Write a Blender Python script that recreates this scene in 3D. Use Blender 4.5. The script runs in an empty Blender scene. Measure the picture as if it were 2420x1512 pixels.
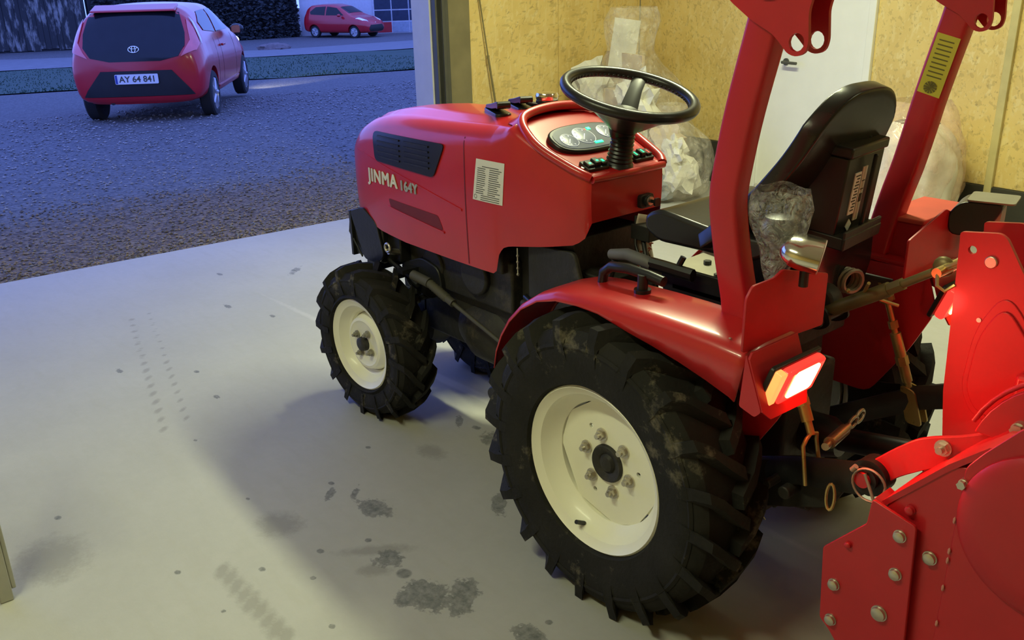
import bpy, bmesh, math, random
from math import sin, cos, pi, radians as rad
from mathutils import Vector as V, Matrix as M, noise
from mathutils.bvhtree import BVHTree
random.seed(7)
scn = bpy.context.scene
COL = scn.collection
# ---------------------------------------------------------------- camera
cam_d = bpy.data.cameras.new('camera'); cam = bpy.data.objects.new('camera', cam_d); COL.objects.link(cam)
yaw, pit, rol = -0.7004578, 0.3650883, -0.0243811
fw = V((cos(yaw)*cos(pit), sin(yaw)*cos(pit), -sin(pit)))
rt = V((sin(yaw), -cos(yaw), 0)); up = rt.cross(fw)
r2 = cos(rol)*rt + sin(rol)*up; u2 = -sin(rol)*rt + cos(rol)*up
mw = M((r2, u2, -fw)).transposed().to_4x4(); mw.translation = V((-1.4365, 1.95228, 1.58493))
cam.matrix_world = mw
cam_d.sensor_width = 36; cam_d.lens = 36*2177.05/2420; cam_d.clip_start = .05; cam_d.clip_end = 300
scn.camera = cam
# ---------------------------------------------------------------- sky, lamps, exposure
w = bpy.data.worlds.new('dusk_sky'); scn.world = w; w.use_nodes = True
nt = w.node_tree; bg = nt.nodes['Background']
tc = nt.nodes.new('ShaderNodeTexCoord'); sp = nt.nodes.new('ShaderNodeSeparateXYZ'); rp = nt.nodes.new('ShaderNodeValToRGB')
nt.links.new(tc.outputs['Generated'], sp.inputs[0]); nt.links.new(sp.outputs['Z'], rp.inputs[0]); nt.links.new(rp.outputs[0], bg.inputs[0])
rp.color_ramp.elements[0].position = 0.0; rp.color_ramp.elements[0].color = (.17, .29, 1.0, 1)
rp.color_ramp.elements[1].position = .7; rp.color_ramp.elements[1].color = (.15, .25, .95, 1)
bg.inputs[1].default_value = 2.5
scn.view_settings.view_transform = 'Standard'; scn.view_settings.look = 'None'
scn.view_settings.exposure = 0.0; scn.view_settings.gamma = 1; scn.view_settings.use_curve_mapping = False
ANG = rad(4.1)
GR = M.Rotation(-ANG, 4, 'Z')          # the building stands 4 degrees off the tractor's axis
def area(name, loc, size, power, col, rot=(0, 0, 0)):
    d = bpy.data.lights.new(name, 'AREA'); d.shape = 'RECTANGLE'; d.size, d.size_y = size; d.energy = power; d.color = col
    o = bpy.data.objects.new(name, d); COL.objects.link(o); o.matrix_world = GR @ M.Translation(loc) @ M.Rotation(rot[2], 4, 'Z') @ M.Rotation(rot[0], 4, 'X') @ M.Rotation(rot[1], 4, 'Y')
    return o
WARM = (.95, 1, .60)
area('tube_light_glow', (1.3, -1.15, 3.1), (1.5, .15), 124, WARM)
area('tube_light_glow', (.1, 2.4, 3.1), (1.5, .15), 50, WARM)
area('tube_light_glow', (-2.6, -1.9, 3.1), (1.5, .15), 20, WARM)

# ---------------------------------------------------------------- material helpers
def srgb(r, g, b): return tuple(((c/255)/12.92 if c/255 <= .04045 else ((c/255+.055)/1.055)**2.4) for c in (r, g, b))
def mat(name, col, rough=.5, metal=0, spec=.5, coat=0, var=.12, scale=8, bump=0, bscale=60, trans=0, emit=None, es=0, dirt=None, dirt_amt=.0, dscale=5):
    m = bpy.data.materials.new(name); m.use_nodes = True; nt = m.node_tree; b = nt.nodes['Principled BSDF']
    tc = nt.nodes.new('ShaderNodeTexCoord'); n = nt.nodes.new('ShaderNodeTexNoise'); n.inputs['Scale'].default_value = scale; n.inputs['Detail'].default_value = 6
    nt.links.new(tc.outputs['Object'], n.inputs['Vector'])
    r = nt.nodes.new('ShaderNodeValToRGB'); nt.links.new(n.outputs[0], r.inputs[0])
    r.color_ramp.elements[0].position = .3; r.color_ramp.elements[1].position = .7
    r.color_ramp.elements[0].color = (*[c*(1-var) for c in col], 1); r.color_ramp.elements[1].color = (*[min(1, c*(1+var)) for c in col], 1)
    out = r.outputs[0]
    if dirt:
        n2 = nt.nodes.new('ShaderNodeTexNoise'); n2.inputs['Scale'].default_value = dscale; n2.inputs['Detail'].default_value = 8; n2.inputs['Roughness'].default_value = .7
        nt.links.new(tc.outputs['Object'], n2.inputs['Vector'])
        mr = nt.nodes.new('ShaderNodeMapRange'); mr.inputs[1].default_value = .62-dirt_amt*.3; mr.inputs[2].default_value = .72-dirt_amt*.25; mr.inputs[4].default_value = .8
        nt.links.new(n2.outputs[0], mr.inputs[0]); mx = nt.nodes.new('ShaderNodeMix'); mx.data_type = 'RGBA'
        nt.links.new(mr.outputs[0], mx.inputs[0]); nt.links.new(out, mx.inputs[6]); mx.inputs[7].default_value = (*dirt, 1); out = mx.outputs[2]
    nt.links.new(out, b.inputs['Base Color'])
    b.inputs['Roughness'].default_value = rough; b.inputs['Metallic'].default_value = metal; b.inputs['Specular IOR Level'].default_value = spec
    b.inputs['Coat Weight'].default_value = coat; b.inputs['Coat Roughness'].default_value = .12; b.inputs['Transmission Weight'].default_value = trans
    if bump:
        n3 = nt.nodes.new('ShaderNodeTexNoise'); n3.inputs['Scale'].default_value = bscale; n3.inputs['Detail'].default_value = 4; nt.links.new(tc.outputs['Object'], n3.inputs['Vector'])
        bp = nt.nodes.new('ShaderNodeBump'); bp.inputs['Strength'].default_value = bump; bp.inputs['Distance'].default_value = .01
        nt.links.new(n3.outputs[0], bp.inputs['Height']); nt.links.new(bp.outputs[0], b.inputs['Normal'])
    if emit: b.inputs['Emission Color'].default_value = (*emit, 1); b.inputs['Emission Strength'].default_value = es
    return m
RED = mat('red_paint', (.52, .012, .014), .33, coat=.6, var=.06)
RED2 = mat('red_steel_paint', (.50, .012, .02), .42, coat=.2, var=.07, bump=.04, bscale=40)
DRED = mat('dark_red_recess', (.16, .008, .01), .6)
RUB = mat('tyre_rubber', (.016, .015, .013), .8, spec=.25, var=.3, bump=.2, bscale=80, dirt=(.16, .14, .10), dirt_amt=.15, dscale=9)
RIM = mat('cream_rim_paint', (.90, .88, .74), .42, var=.03, coat=.1, dirt=(.42, .36, .24), dirt_amt=-.2, dscale=12)
BLK = mat('black_paint', (.012, .012, .012), .45, var=.3, bump=.1)
CAST = mat('dirty_cast_iron', (.022, .02, .017), .6, var=.4, bump=.4, bscale=30, dirt=(.09, .075, .05), dirt_amt=.1)
PLA = mat('black_plastic', (.012, .012, .013), .32, var=.2)
SEAT = mat('black_vinyl', (.014, .014, .014), .27, var=.15, bump=.03)
ZINC = mat('zinc_steel', (.62, .58, .5), .35, metal=.9, var=.1)
YZN = mat('yellow_zinc_steel', (.55, .42, .17), .38, metal=.75, var=.25, dirt=(.15, .08, .03), dirt_amt=.15, dscale=20)
CHR = mat('chrome', (.85, .82, .72), .16, metal=1, var=.03)
GREY = mat('grey_sleeve', (.12, .12, .12), .6)
WHT = mat('white_print', (.75, .74, .68), .6, var=.04)
SILV = mat('silver_letters', (.42, .42, .40), .5, metal=.2, var=.2, scale=60)
YEL = mat('yellow_sticker', (.62, .55, .04), .5, var=.05)
INK = mat('dark_ink', (.06, .06, .05), .7)
GRN = mat('green_indicator', (.0, .5, .15), .4, emit=(.0, 1, .25), es=3.0)
REDL = mat('red_indicator', (.6, .02, .02), .4, emit=(1, .05, .03), es=1.5)
HOT = mat('lit_tail_lens', (.9, .1, .05), .3, emit=(1, .16, .045), es=30)
LENS = mat('red_lens', (.6, .01, .01), .15, emit=(1, .03, .02), es=2.0)
GAUGE = mat('gauge_face', (.2, .22, .26), .3, emit=(.5, .58, .8), es=.10)
OLIVE = mat('grey_steel_plate', (.30, .28, .22), .5, metal=.3)
TWHT = mat('white_board', (.62, .6, .52), .6, var=.05)

# ---------------------------------------------------------------- mesh helpers
class B:
    def __init__(s): s.bm = bmesh.new()
    def box(s, x0, x1, y0, y1, z0, z1, mt=None):
        vs = [s.bm.verts.new(p) for p in ((x0,y0,z0),(x1,y0,z0),(x1,y1,z0),(x0,y1,z0),(x0,y0,z1),(x1,y0,z1),(x1,y1,z1),(x0,y1,z1))]
        for f in ((3,2,1,0),(4,5,6,7),(0,1,5,4),(1,2,6,5),(2,3,7,6),(3,0,4,7)): s.bm.faces.new([vs[i] for i in f])
        if mt is not None: bmesh.ops.transform(s.bm, matrix=mt, verts=vs)
        return s
    def obox(s, c, e, rx=0, ry=0, rz=0):      # centre, full size, rotations
        return s.box(-e[0]/2, e[0]/2, -e[1]/2, e[1]/2, -e[2]/2, e[2]/2, M.Translation(c) @ M.Rotation(rz,4,'Z') @ M.Rotation(ry,4,'Y') @ M.Rotation(rx,4,'X'))
    def tube(s, pts, r, n=12, cap=True, sx=1, sy=1, close=False, upv=None):
        P = [V(p) for p in pts]; N = len(P); rs = r if isinstance(r, (list, tuple)) else [r]*N
        rings = []; u = None
        for i in range(N):
            a = P[(i-1) % N] if (close or i) else P[i]; b = P[(i+1) % N] if (close or i < N-1) else P[i]
            t = (b-a).normalized()
            if u is None:
                u = V(upv) if upv else (V((0,0,1)) if abs(t.z) < .9 else V((1,0,0)))
            u = (u - t*u.dot(t)).normalized(); v = t.cross(u)
            rings.append([s.bm.verts.new(P[i] + rs[i]*(u*cos(2*pi*k/n+pi/n)*sx + v*sin(2*pi*k/n+pi/n)*sy)) for k in range(n)])
        for i in range(N if close else N-1):
            A, Bq = rings[i], rings[(i+1) % N]
            for k in range(n): s.bm.faces.new((A[k], A[(k+1)%n], Bq[(k+1)%n], Bq[k]))
        if cap and not close: s.bm.faces.new(rings[0][::-1]); s.bm.faces.new(rings[-1])
        return s
    def cyl(s, a, b, r, n=16, r2=None): return s.tube([a, b], [r, r if r2 is None else r2], n)
    def lathe(s, prof, c=(0,0,0), axis='Y', n=48, close=False):    # prof: (offset along axis, radius)
        c = V(c); rings = []
        for (o, r) in prof:
            ring = []
            for k in range(n):
                a = 2*pi*k/n
                p = {'Y': V((r*cos(a), o, r*sin(a))), 'X': V((o, r*cos(a), r*sin(a))), 'Z': V((r*cos(a), r*sin(a), o))}[axis]
                ring.append(s.bm.verts.new(c+p))
            rings.append(ring)
        for i in range(len(rings)-1 + (1 if close else 0)):
            A, Q = rings[i], rings[(i+1) % len(rings)]
            for k in range(n): s.bm.faces.new((A[k], A[(k+1)%n], Q[(k+1)%n], Q[k]))
        if not close:
            for rg, (o, r) in ((rings[0], prof[0]), (rings[-1], prof[-1])):
                if r < .02 or True: s.bm.faces.new(rg)
        return s
    def lathe_open(s, prof, c=(0,0,0), axis='Y', n=48):
        f0 = len(s.bm.faces); s.lathe(prof, c, axis, n); s.bm.faces.ensure_lookup_table()
        bmesh.ops.delete(s.bm, geom=[s.bm.faces[-1], s.bm.faces[-2]], context='FACES_ONLY'); return s
    def prism(s, poly, a, b, plane='XZ', holes=()):      # polygon extruded from a to b on the third axis
        f = {'XZ': lambda p, t: (p[0], t, p[1]), 'YZ': lambda p, t: (t, p[0], p[1]), 'XY': lambda p, t: (p[0], p[1], t)}[plane]
        if not holes:
            A = [s.bm.verts.new(f(p, a)) for p in poly]; Q = [s.bm.verts.new(f(p, b)) for p in poly]; n = len(poly)
            s.bm.faces.new(A); s.bm.faces.new(Q[::-1])
            for i in range(n): s.bm.faces.new((A[i], Q[i], Q[(i+1)%n], A[(i+1)%n]))
        else:
            loops = [poly] + [[(hx+hr*cos(2*pi*k/14), hy+hr*sin(2*pi*k/14)) for k in range(14)] for hx, hy, hr in holes]
            for t in (a, b):
                es = []
                for L in loops:
                    vs = [s.bm.verts.new(f(p, t)) for p in L]; es += [s.bm.edges.new((vs[i], vs[(i+1)%len(vs)])) for i in range(len(vs))]
                bmesh.ops.triangle_fill(s.bm, use_beauty=True, edges=es)
            for L in loops:
                vs = [s.bm.verts.new(f(p, a)) for p in L]; ws = [s.bm.verts.new(f(p, b)) for p in L]
                for i in range(len(vs)): j = (i+1) % len(vs); s.bm.faces.new((vs[i], vs[j], ws[j], ws[i]))
            bmesh.ops.remove_doubles(s.bm, verts=s.bm.verts[:], dist=1e-5)
        return s
    def grid(s, fn, nu, nv, closeu=False):
        vs = [[s.bm.verts.new(fn(i/nu, j/nv)) for j in range(nv+1)] for i in range(nu if closeu else nu+1)]
        for i in range(nu):
            for j in range(nv): s.bm.faces.new((vs[i][j], vs[(i+1)%len(vs)][j], vs[(i+1)%len(vs)][j+1], vs[i][j+1]))
        return s
    def blob(s, c, r, sub=3, rough=0, freq=3, seed=0, mt=None):
        res = bmesh.ops.create_icosphere(s.bm, subdivisions=sub, radius=1)
        for v in res['verts']:
            n = noise.noise(v.co*freq + V((seed, seed*2, 0)))
            k = 1+rough*(n*1.2 + .5*abs(noise.noise(v.co*freq*2.7+V((seed,3,1)))))
            v.co = V((v.co.x*r[0]*k, v.co.y*r[1]*k, v.co.z*r[2]*k)) if not isinstance(r, float) else v.co*r*k
            if mt is not None: v.co = mt @ v.co
            v.co += V(c)
        return s
    def mesh(s, name, smooth=35):
        bmesh.ops.recalc_face_normals(s.bm, faces=s.bm.faces[:])
        me = bpy.data.meshes.new(name); s.bm.to_mesh(me); s.bm.free()
        if smooth:
            me.shade_smooth(); me.set_sharp_from_angle(angle=rad(smooth))
        return me
def obj(name, b, m, parent=None, smooth=35, bev=0, kind=None, label=None, g=False, loc=None, segs=2, solid=0):
    me = b.mesh(name, smooth) if isinstance(b, B) else b
    o = bpy.data.objects.new(name, me); COL.objects.link(o)
    for mm in (m if isinstance(m, (list, tuple)) else [m]): me.materials.append(mm)
    if parent: o.parent = parent
    if solid: md = o.modifiers.new('s', 'SOLIDIFY'); md.thickness = solid
    if bev: md = o.modifiers.new('b', 'BEVEL'); md.width = bev; md.segments = segs; md.limit_method = 'ANGLE'; md.angle_limit = rad(40)
    if kind: o['kind'] = kind
    if label: o['label'] = label
    if g: o.matrix_world = GR
    if loc: o.location = loc
    return o
def thing(name, label, cat, loc=(0,0,0), rz=0, group=None):
    o = bpy.data.objects.new(name, None); COL.objects.link(o); o.location = loc; o.rotation_euler = (0,0,rz); o.empty_display_size = .1
    return tag(o, label, cat, group)
def tag(o, label, cat, group=None):
    o['label'] = label; o['category'] = cat
    if group: o['group'] = group
    return o
def gpos(u, v, z=0): return tuple(GR @ V((u, v, z)))
def bake(o):
    dg = bpy.context.evaluated_depsgraph_get(); dg.update()
    return bpy.data.meshes.new_from_object(o.evaluated_get(dg))
def bvh_of(me): return BVHTree.FromPolygons([v.co.copy() for v in me.vertices], [tuple(p.vertices) for p in me.polygons])
def text_bm(txt, h, ext=.0, bold=.0, sx=1.0, shear=0, gap=1.0):
    cu = bpy.data.curves.new('t', 'FONT'); cu.body = txt; cu.size = h/.7; cu.extrude = ext; cu.offset = bold; cu.align_x = 'CENTER'; cu.shear = shear; cu.resolution_u = 3; cu.space_character = gap
    o = bpy.data.objects.new('t', cu); COL.objects.link(o); me = bake(o)
    bm = bmesh.new(); bm.from_mesh(me); bpy.data.objects.remove(o); bpy.data.meshes.remove(me)
    for v in bm.verts: v.co.x *= sx
    return bm
def patch(poly, bvh, place, direction, off, thick=.0, step=.03, bm=None, inset=None):
    """a flat outline (or flat mesh) laid on to the surface behind it"""
    if bm is None:
        bm = bmesh.new(); bm.faces.new([bm.verts.new((p[0], p[1], 0)) for p in poly])
        xs = [p[0] for p in poly]; ys = [p[1] for p in poly]
        for ax, lo, hi in ((0, min(xs), max(xs)), (1, min(ys), max(ys))):
            t = lo+step
            while t < hi-1e-4:
                nrm = V((1,0,0)) if ax == 0 else V((0,1,0))
                bmesh.ops.bisect_plane(bm, geom=bm.verts[:]+bm.edges[:]+bm.faces[:], plane_co=nrm*t, plane_no=nrm); t += step
    d = V(direction)
    if thick:
        src = bm.faces[:]
        bmesh.ops.solidify(bm, geom=src, thickness=thick)
        zs = [v.co.z for v in bm.verts]; z0 = min(zs)
        for v in bm.verts: v.co.z -= z0
    for v in bm.verts:
        h = v.co.z; o = V(place(v.co.x, v.co.y)); hit = bvh.ray_cast(o, d)
        v.co = (hit[0] if hit[0] else o + d*.1) - d*(off+h)
    b = B(); b.bm.free(); b.bm = bm; return b
def rrect(x0, x1, y0, y1, r, n=4):
    P = []
    for cx, cy, a0 in ((x1-r, y1-r, 0), (x0+r, y1-r, pi/2), (x0+r, y0+r, pi), (x1-r, y0+r, 3*pi/2)):
        P += [(cx+r*cos(a0+pi/2*k/n), cy+r*sin(a0+pi/2*k/n)) for k in range(n+1)]
    return P
def rpoly(P, r, n=3):
    out = []
    for i, p in enumerate(P):
        p = V(p); a = V(P[i-1])-p; b = V(P[(i+1) % len(P)])-p; k = min(r, a.length*.45, b.length*.45)
        q0 = p+a.normalized()*k; q1 = p+b.normalized()*k
        out += [tuple(q0.lerp(p, t).lerp(p.lerp(q1, t), t)) for t in [j/n for j in range(n+1)]]
    return out
def interp(T, x):
    if x <= T[0][0]: return T[0][1:]
    for a, b in zip(T, T[1:]):
        if x <= b[0]:
            t = (x-a[0])/(b[0]-a[0]); return [p+(q-p)*t for p, q in zip(a[1:], b[1:])]
    return T[-1][1:]
# ================================================================ THE SETTING
def floor_material():
    m = bpy.data.materials.new('stained_concrete'); m.use_nodes = True; nt = m.node_tree; L = nt.links.new; b = nt.nodes['Principled BSDF']; N = nt.nodes.new
    tc = N('ShaderNodeTexCoord'); P = tc.outputs['Object']
    def noi(sc, det=6, ro=.6, vec=P):
        n = N('ShaderNodeTexNoise'); n.inputs['Scale'].default_value = sc; n.inputs['Detail'].default_value = det; n.inputs['Roughness'].default_value = ro; L(vec, n.inputs['Vector']); return n
    def mth(op, a, bb, clamp=False):
        n = N('ShaderNodeMath'); n.operation = op; n.use_clamp = clamp
        for i, v in enumerate((a, bb)):
            if v is None: continue
            if isinstance(v, (int, float)): n.inputs[i].default_value = v
            else: L(v, n.inputs[i])
        return n.outputs[0]
    big = noi(.9, 8, .6); fine = noi(25, 8, .7)
    rp = N('ShaderNodeValToRGB'); rp.color_ramp.elements[0].position = .3; rp.color_ramp.elements[1].position = .7
    rp.color_ramp.elements[0].color = (.37, .36, .33, 1); rp.color_ramp.elements[1].color = (.46, .45, .42, 1)
    L(mth('ADD', mth('MULTIPLY', big.outputs[0], .75), mth('MULTIPLY', fine.outputs[0], .25)), rp.inputs[0])
    st = N('ShaderNodeMapping'); st.inputs['Rotation'].default_value = (0, 0, .5); st.inputs['Scale'].default_value = (3, 14, 3); L(P, st.inputs[0])
    sn = noi(1.5, 6, .6, st.outputs[0])
    w1 = noi(14, 4, .75); w2 = noi(45, 3, .7)
    wob = mth('ADD', mth('MULTIPLY', mth('SUBTRACT', w1.outputs[0], .5), 1.0), mth('MULTIPLY', mth('SUBTRACT', w2.outputs[0], .5), .7))
    def att(nm):
        n = N('ShaderNodeAttribute'); n.attribute_name = nm; return n.outputs['Fac']
    def mask(nm, wb, edge):
        r = N('ShaderNodeMapRange'); r.inputs[1].default_value = 1+edge; r.inputs[2].default_value = 1-edge
        L(mth('ADD', att(nm), mth('MULTIPLY', wob, wb)), r.inputs[0]); return r.outputs[0]
    dark = mth('MAXIMUM', mask('rough_stain', 2.2, .12), mask('round_stain', .5, .15)); soft = mask('soft_stain', 1.3, .4)
    def mixc(fac, ca, cb):
        c = N('ShaderNodeMix'); c.data_type = 'RGBA'; L(fac, c.inputs[0]); L(ca, c.inputs[6]); c.inputs[7].default_value = (*cb, 1); return c.outputs[2]
    c = mixc(mth('MULTIPLY', mth('SUBTRACT', sn.outputs[0], .5, True), 1.6), rp.outputs[0], (.38, .365, .31))
    c = mixc(mth('MULTIPLY', soft, .40), c, (.16, .15, .12))
    c = mixc(mth('MULTIPLY', dark, mth('MULTIPLY', w2.outputs[0], 1.4)), c, (.13, .135, .125))
    c = mixc(mth('MULTIPLY', mask('pale_line', .5, .3), .4), c, (.68, .66, .6))
    L(c, b.inputs['Base Color']); b.inputs['Roughness'].default_value = .72; b.inputs['Specular IOR Level'].default_value = .3
    bp = N('ShaderNodeBump'); bp.inputs['Strength'].default_value = .15; bp.inputs['Distance'].default_value = .004; L(fine.outputs[0], bp.inputs['Height']); L(bp.outputs[0], b.inputs['Normal'])
    return m
U0, U1, V0, V1, HC = -5.0, 4.06, -3.59, 4.6, 3.2
import numpy as np
ROUGH = [(.774,.676,.055,.035,.3),(.518,.793,.035,.03,0),(.30,.80,.07,.045,.2),(.24,.74,.07,.035,-.8),(.33,.84,.035,.045,0),(.944,.738,.035,.012,-.75),(.898,.67,.032,.009,-.75),(.875,.107,.05,.035,0),(1.06,.119,.04,.012,-.7),(.98,.10,.02,.01,0),(.525,.37,.05,.02,-.6),(.003,.708,.04,.03,0),(3.2,-.35,.08,.02,-.8),(2.9,.2,.03,.012,0),(2.45,.9,.03,.012,0),(2.6,.1,.02,.01,0),(1.9,.7,.02,.01,0),(1.4,.15,.02,.01,0)]
ROUND = [(1.0,.70,.012,.008,0),(1.126,.477,.010,.008,0),(.429,.799,.02,.018,0),(.362,.782,.014,.01,0),(.637,.786,.010,.009,0),(.685,.92,.012,.009,0),(.585,1.0,.009,.007,0),(1.407,1.445,.012,.009,0),(.871,1.274,.011,.008,0),(.72,1.088,.011,.008,0),(.37,1.065,.010,.008,0),(.004,.638,.009,.009,0),(2.205,.656,.015,.009,0),(3.44,0,.025,.012,0),(1.606,.913,.008,.006,0),(.62,1.25,.008,.006,0),(1.1,.95,.008,.006,0)]
ys = [(3.05-i*.085, .635+i*.022, .022, .010, -.75) for i in range(16)]
SOFT = ys + [(x+.03, y-.10, .02, .008, -.75) for x, y, *_ in ys] + [(.79-i*.047, 1.175+.004*random.random(), .035, .016, -.7) for i in range(9)] + [(1.19,1.527,.10,.075,0),(.893,.945,.06,.05,0),(.575,.79,.085,.02,.95),(.50,.855,.04,.022,.9),(.95,.33,.05,.03,0)]
gu = np.concatenate([np.linspace(U0, -.3, 12)[:-1], np.arange(-.3, 2.4, .009), np.arange(2.4, U1, .03), [U1+.02]])
gv = np.concatenate([np.linspace(V0, -.5, 12)[:-1], np.arange(-.5, 0, .03), np.arange(0, 1.75, .009), np.linspace(1.75, V1, 12)])
GU, GV = np.meshgrid(gu, gv, indexing='ij'); nu, nv = GU.shape
X = GU*cos(ANG)+GV*sin(ANG); Yw = -GU*sin(ANG)+GV*cos(ANG)
idx = np.arange(nu*nv).reshape(nu, nv)
faces = np.stack([idx[:-1,:-1], idx[1:,:-1], idx[1:,1:], idx[:-1,1:]], -1).reshape(-1, 4)
me = bpy.data.meshes.new('floor'); co = np.stack([X.ravel(), Yw.ravel(), np.zeros(nu*nv)], 1)
me.from_pydata(co, [], faces)
def fld(E_, sc=1.0):
    d = np.full(nu*nv, 9.0)
    for x, y, rx, ry, a in E_:
        dx, dy = co[:,0]-x, co[:,1]-y; d = np.minimum(d, np.hypot((dx*cos(a)+dy*sin(a))/(rx*sc), (-dx*sin(a)+dy*cos(a))/(ry*sc)))
    return d
for nm, E_ in (('rough_stain', ROUGH), ('round_stain', ROUND), ('soft_stain', SOFT), ('pale_line', [(1.1,-.08,1.3,.02,.035)])):
    at_ = me.attributes.new(nm, 'FLOAT', 'POINT'); at_.data.foreach_set('value', fld(E_, 1.15).astype('f'))
fl = obj('floor', me, floor_material(), kind='structure')
obj('slab', B().box(U0, U1+.02, V0, V1, -.2, -.001), mat('slab_concrete', (.48,.47,.43), .75), kind='structure', g=True, smooth=0).name = 'floor_slab'

def osb_material():
    m = bpy.data.materials.new('osb_strand_board'); m.use_nodes = True; nt = m.node_tree; L = nt.links.new; N = nt.nodes.new; b = nt.nodes['Principled BSDF']
    tc = N('ShaderNodeTexCoord'); last = None
    base = N('ShaderNodeTexNoise'); base.inputs['Scale'].default_value = 3; base.inputs['Detail'].default_value = 4; L(tc.outputs['Object'], base.inputs['Vector'])
    rp = N('ShaderNodeValToRGB'); rp.color_ramp.elements[0].color = (.64, .46, .16, 1); rp.color_ramp.elements[1].color = (.82, .63, .25, 1); rp.color_ramp.elements[0].position = .3; rp.color_ramp.elements[1].position = .7
    L(base.outputs[0], rp.inputs[0]); last = rp.outputs[0]
    for i, (ang, col, th, sc) in enumerate(((.3, (.78,.64,.32), .60, 9), (-.6, (.40,.28,.10), .62, 10), (1.2, (.74,.60,.28), .61, 11), (-1.3, (.44,.32,.12), .62, 9), (.85, (.22,.14,.05), .70, 12), (-.2, (.20,.13,.05), .71, 11), (2.2, (.80,.68,.36), .63, 9))):
        mp = N('ShaderNodeMapping'); mp.vector_type = 'TEXTURE'; mp.inputs['Location'].default_value = (i*3.1, i*1.7, i*2.3)
        mp.inputs['Rotation'].default_value = (i*.45, i*.45, 0); mp.inputs['Scale'].default_value = (1/(sc*3.6), 1/(sc*3.6), 1/(sc*.9)); L(tc.outputs['Object'], mp.inputs[0])
        n = N('ShaderNodeTexNoise'); n.inputs['Scale'].default_value = 1; n.inputs['Detail'].default_value = 2; L(mp.outputs[0], n.inputs['Vector'])
        r = N('ShaderNodeMapRange'); r.inputs[1].default_value = th-.02; r.inputs[2].default_value = th+.03; r.inputs[4].default_value = .42; L(n.outputs[0], r.inputs[0])
        mx = N('ShaderNodeMix'); mx.data_type = 'RGBA'; L(r.outputs[0], mx.inputs[0]); L(last, mx.inputs[6]); mx.inputs[7].default_value = (*col, 1); last = mx.outputs[2]
    L(last, b.inputs['Base Color']); b.inputs['Roughness'].default_value = .6
    bp = N('ShaderNodeBump'); bp.inputs['Strength'].default_value = .15; bp.inputs['Distance'].default_value = .003; L(n.outputs[0], bp.inputs['Height']); L(bp.outputs[0], b.inputs['Normal'])
    return m
OSB = osb_material()
PLIN = mat('black_plinth', (.03, .028, .02), .7, var=.3)
WD = mat('pale_trim_wood', (.55, .47, .22), .6)
PW = mat('plain_wall', (.55, .5, .35), .8)
DW = mat('white_door_paint', (.86, .86, .84), .35, var=.02)
FRM = mat('door_frame_metal', (.5, .49, .5), .45, var=.05)
DK = mat('dark_track_metal', (.07, .07, .06), .5)
TRIMB = mat('brown_reveal_board', (.20, .17, .09), .7)
CEIL = mat('ceiling_panels', (.6, .58, .5), .8)
# right wall: backing, plinth, OSB panels, door
wr = obj('wall_right', B().box(U0, U1+.25, V0-.2, V0-.03, 0, HC), PW, kind='structure', g=True, smooth=0)
D0, D1, DH = 1.99, 2.80, 2.05
obj('baseboard_right', B().box(U0, D0-.05, V0-.03, V0+.015, 0, .315), PLIN, kind='structure', g=True, bev=.004)
obj('baseboard_right', B().box(D1+.05, U1, V0-.03, V0+.015, 0, .315), PLIN, kind='structure', g=True, bev=.004)
def panel(par, x0, x1, z0, z1, fr='R'):
    q = B().box(x0+.002, x1-.002, V0-.03, V0-.005, z0, z1) if fr == 'R' else B().box(U1, U1+.022, x0+.002, x1-.002, z0, z1)
    o = obj('osb_panel', q, OSB, par, smooth=0, bev=.002)
    return o
for x0, x1 in ((U0,-3.79),(-3.79,-2.58),(-2.58,-1.37),(-1.37,-.16),(-.16,1.06),(1.06,D0-.05),(D1+.05,U1)):
    panel(wr, x0, x1, .316, 2.6); panel(wr, x0, x1, 2.602, HC)
panel(wr, D0-.05, D1+.05, DH+.06, HC)
obj('trim_1', B().box(1.055, 1.10, V0-.005, V0+.02, .0, HC), WD, kind='structure', g=True, bev=.003)
dr = obj('door_1', B().box(D0, D1, V0-.04, V0+.0, .01, DH), DW, kind='structure', g=True, bev=.004)
obj('door_frame', B().box(D0-.05, D0, V0-.03, V0+.02, 0, DH+.06).box(D1, D1+.05, V0-.03, V0+.02, 0, DH+.06).box(D0, D1, V0-.03, V0+.02, DH, DH+.06), DW, dr, bev=.004)
h = obj('door_handle', B().cyl((2.60,V0,.935),(2.60,V0+.008,.935),.024,16).cyl((2.60,V0+.006,.935),(2.60,V0+.05,.935),.009,10).tube([(2.60,V0+.05,.935),(2.57,V0+.052,.935),(2.48,V0+.05,.933)],.010,10), DK, dr, smooth=40)
obj('keyhole', B().cyl((2.60,V0,1.04),(2.60,V0+.012,1.04),.022,16).cyl((2.60,V0+.01,1.04),(2.60,V0+.03,1.04),.012,10), DK, dr)
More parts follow.
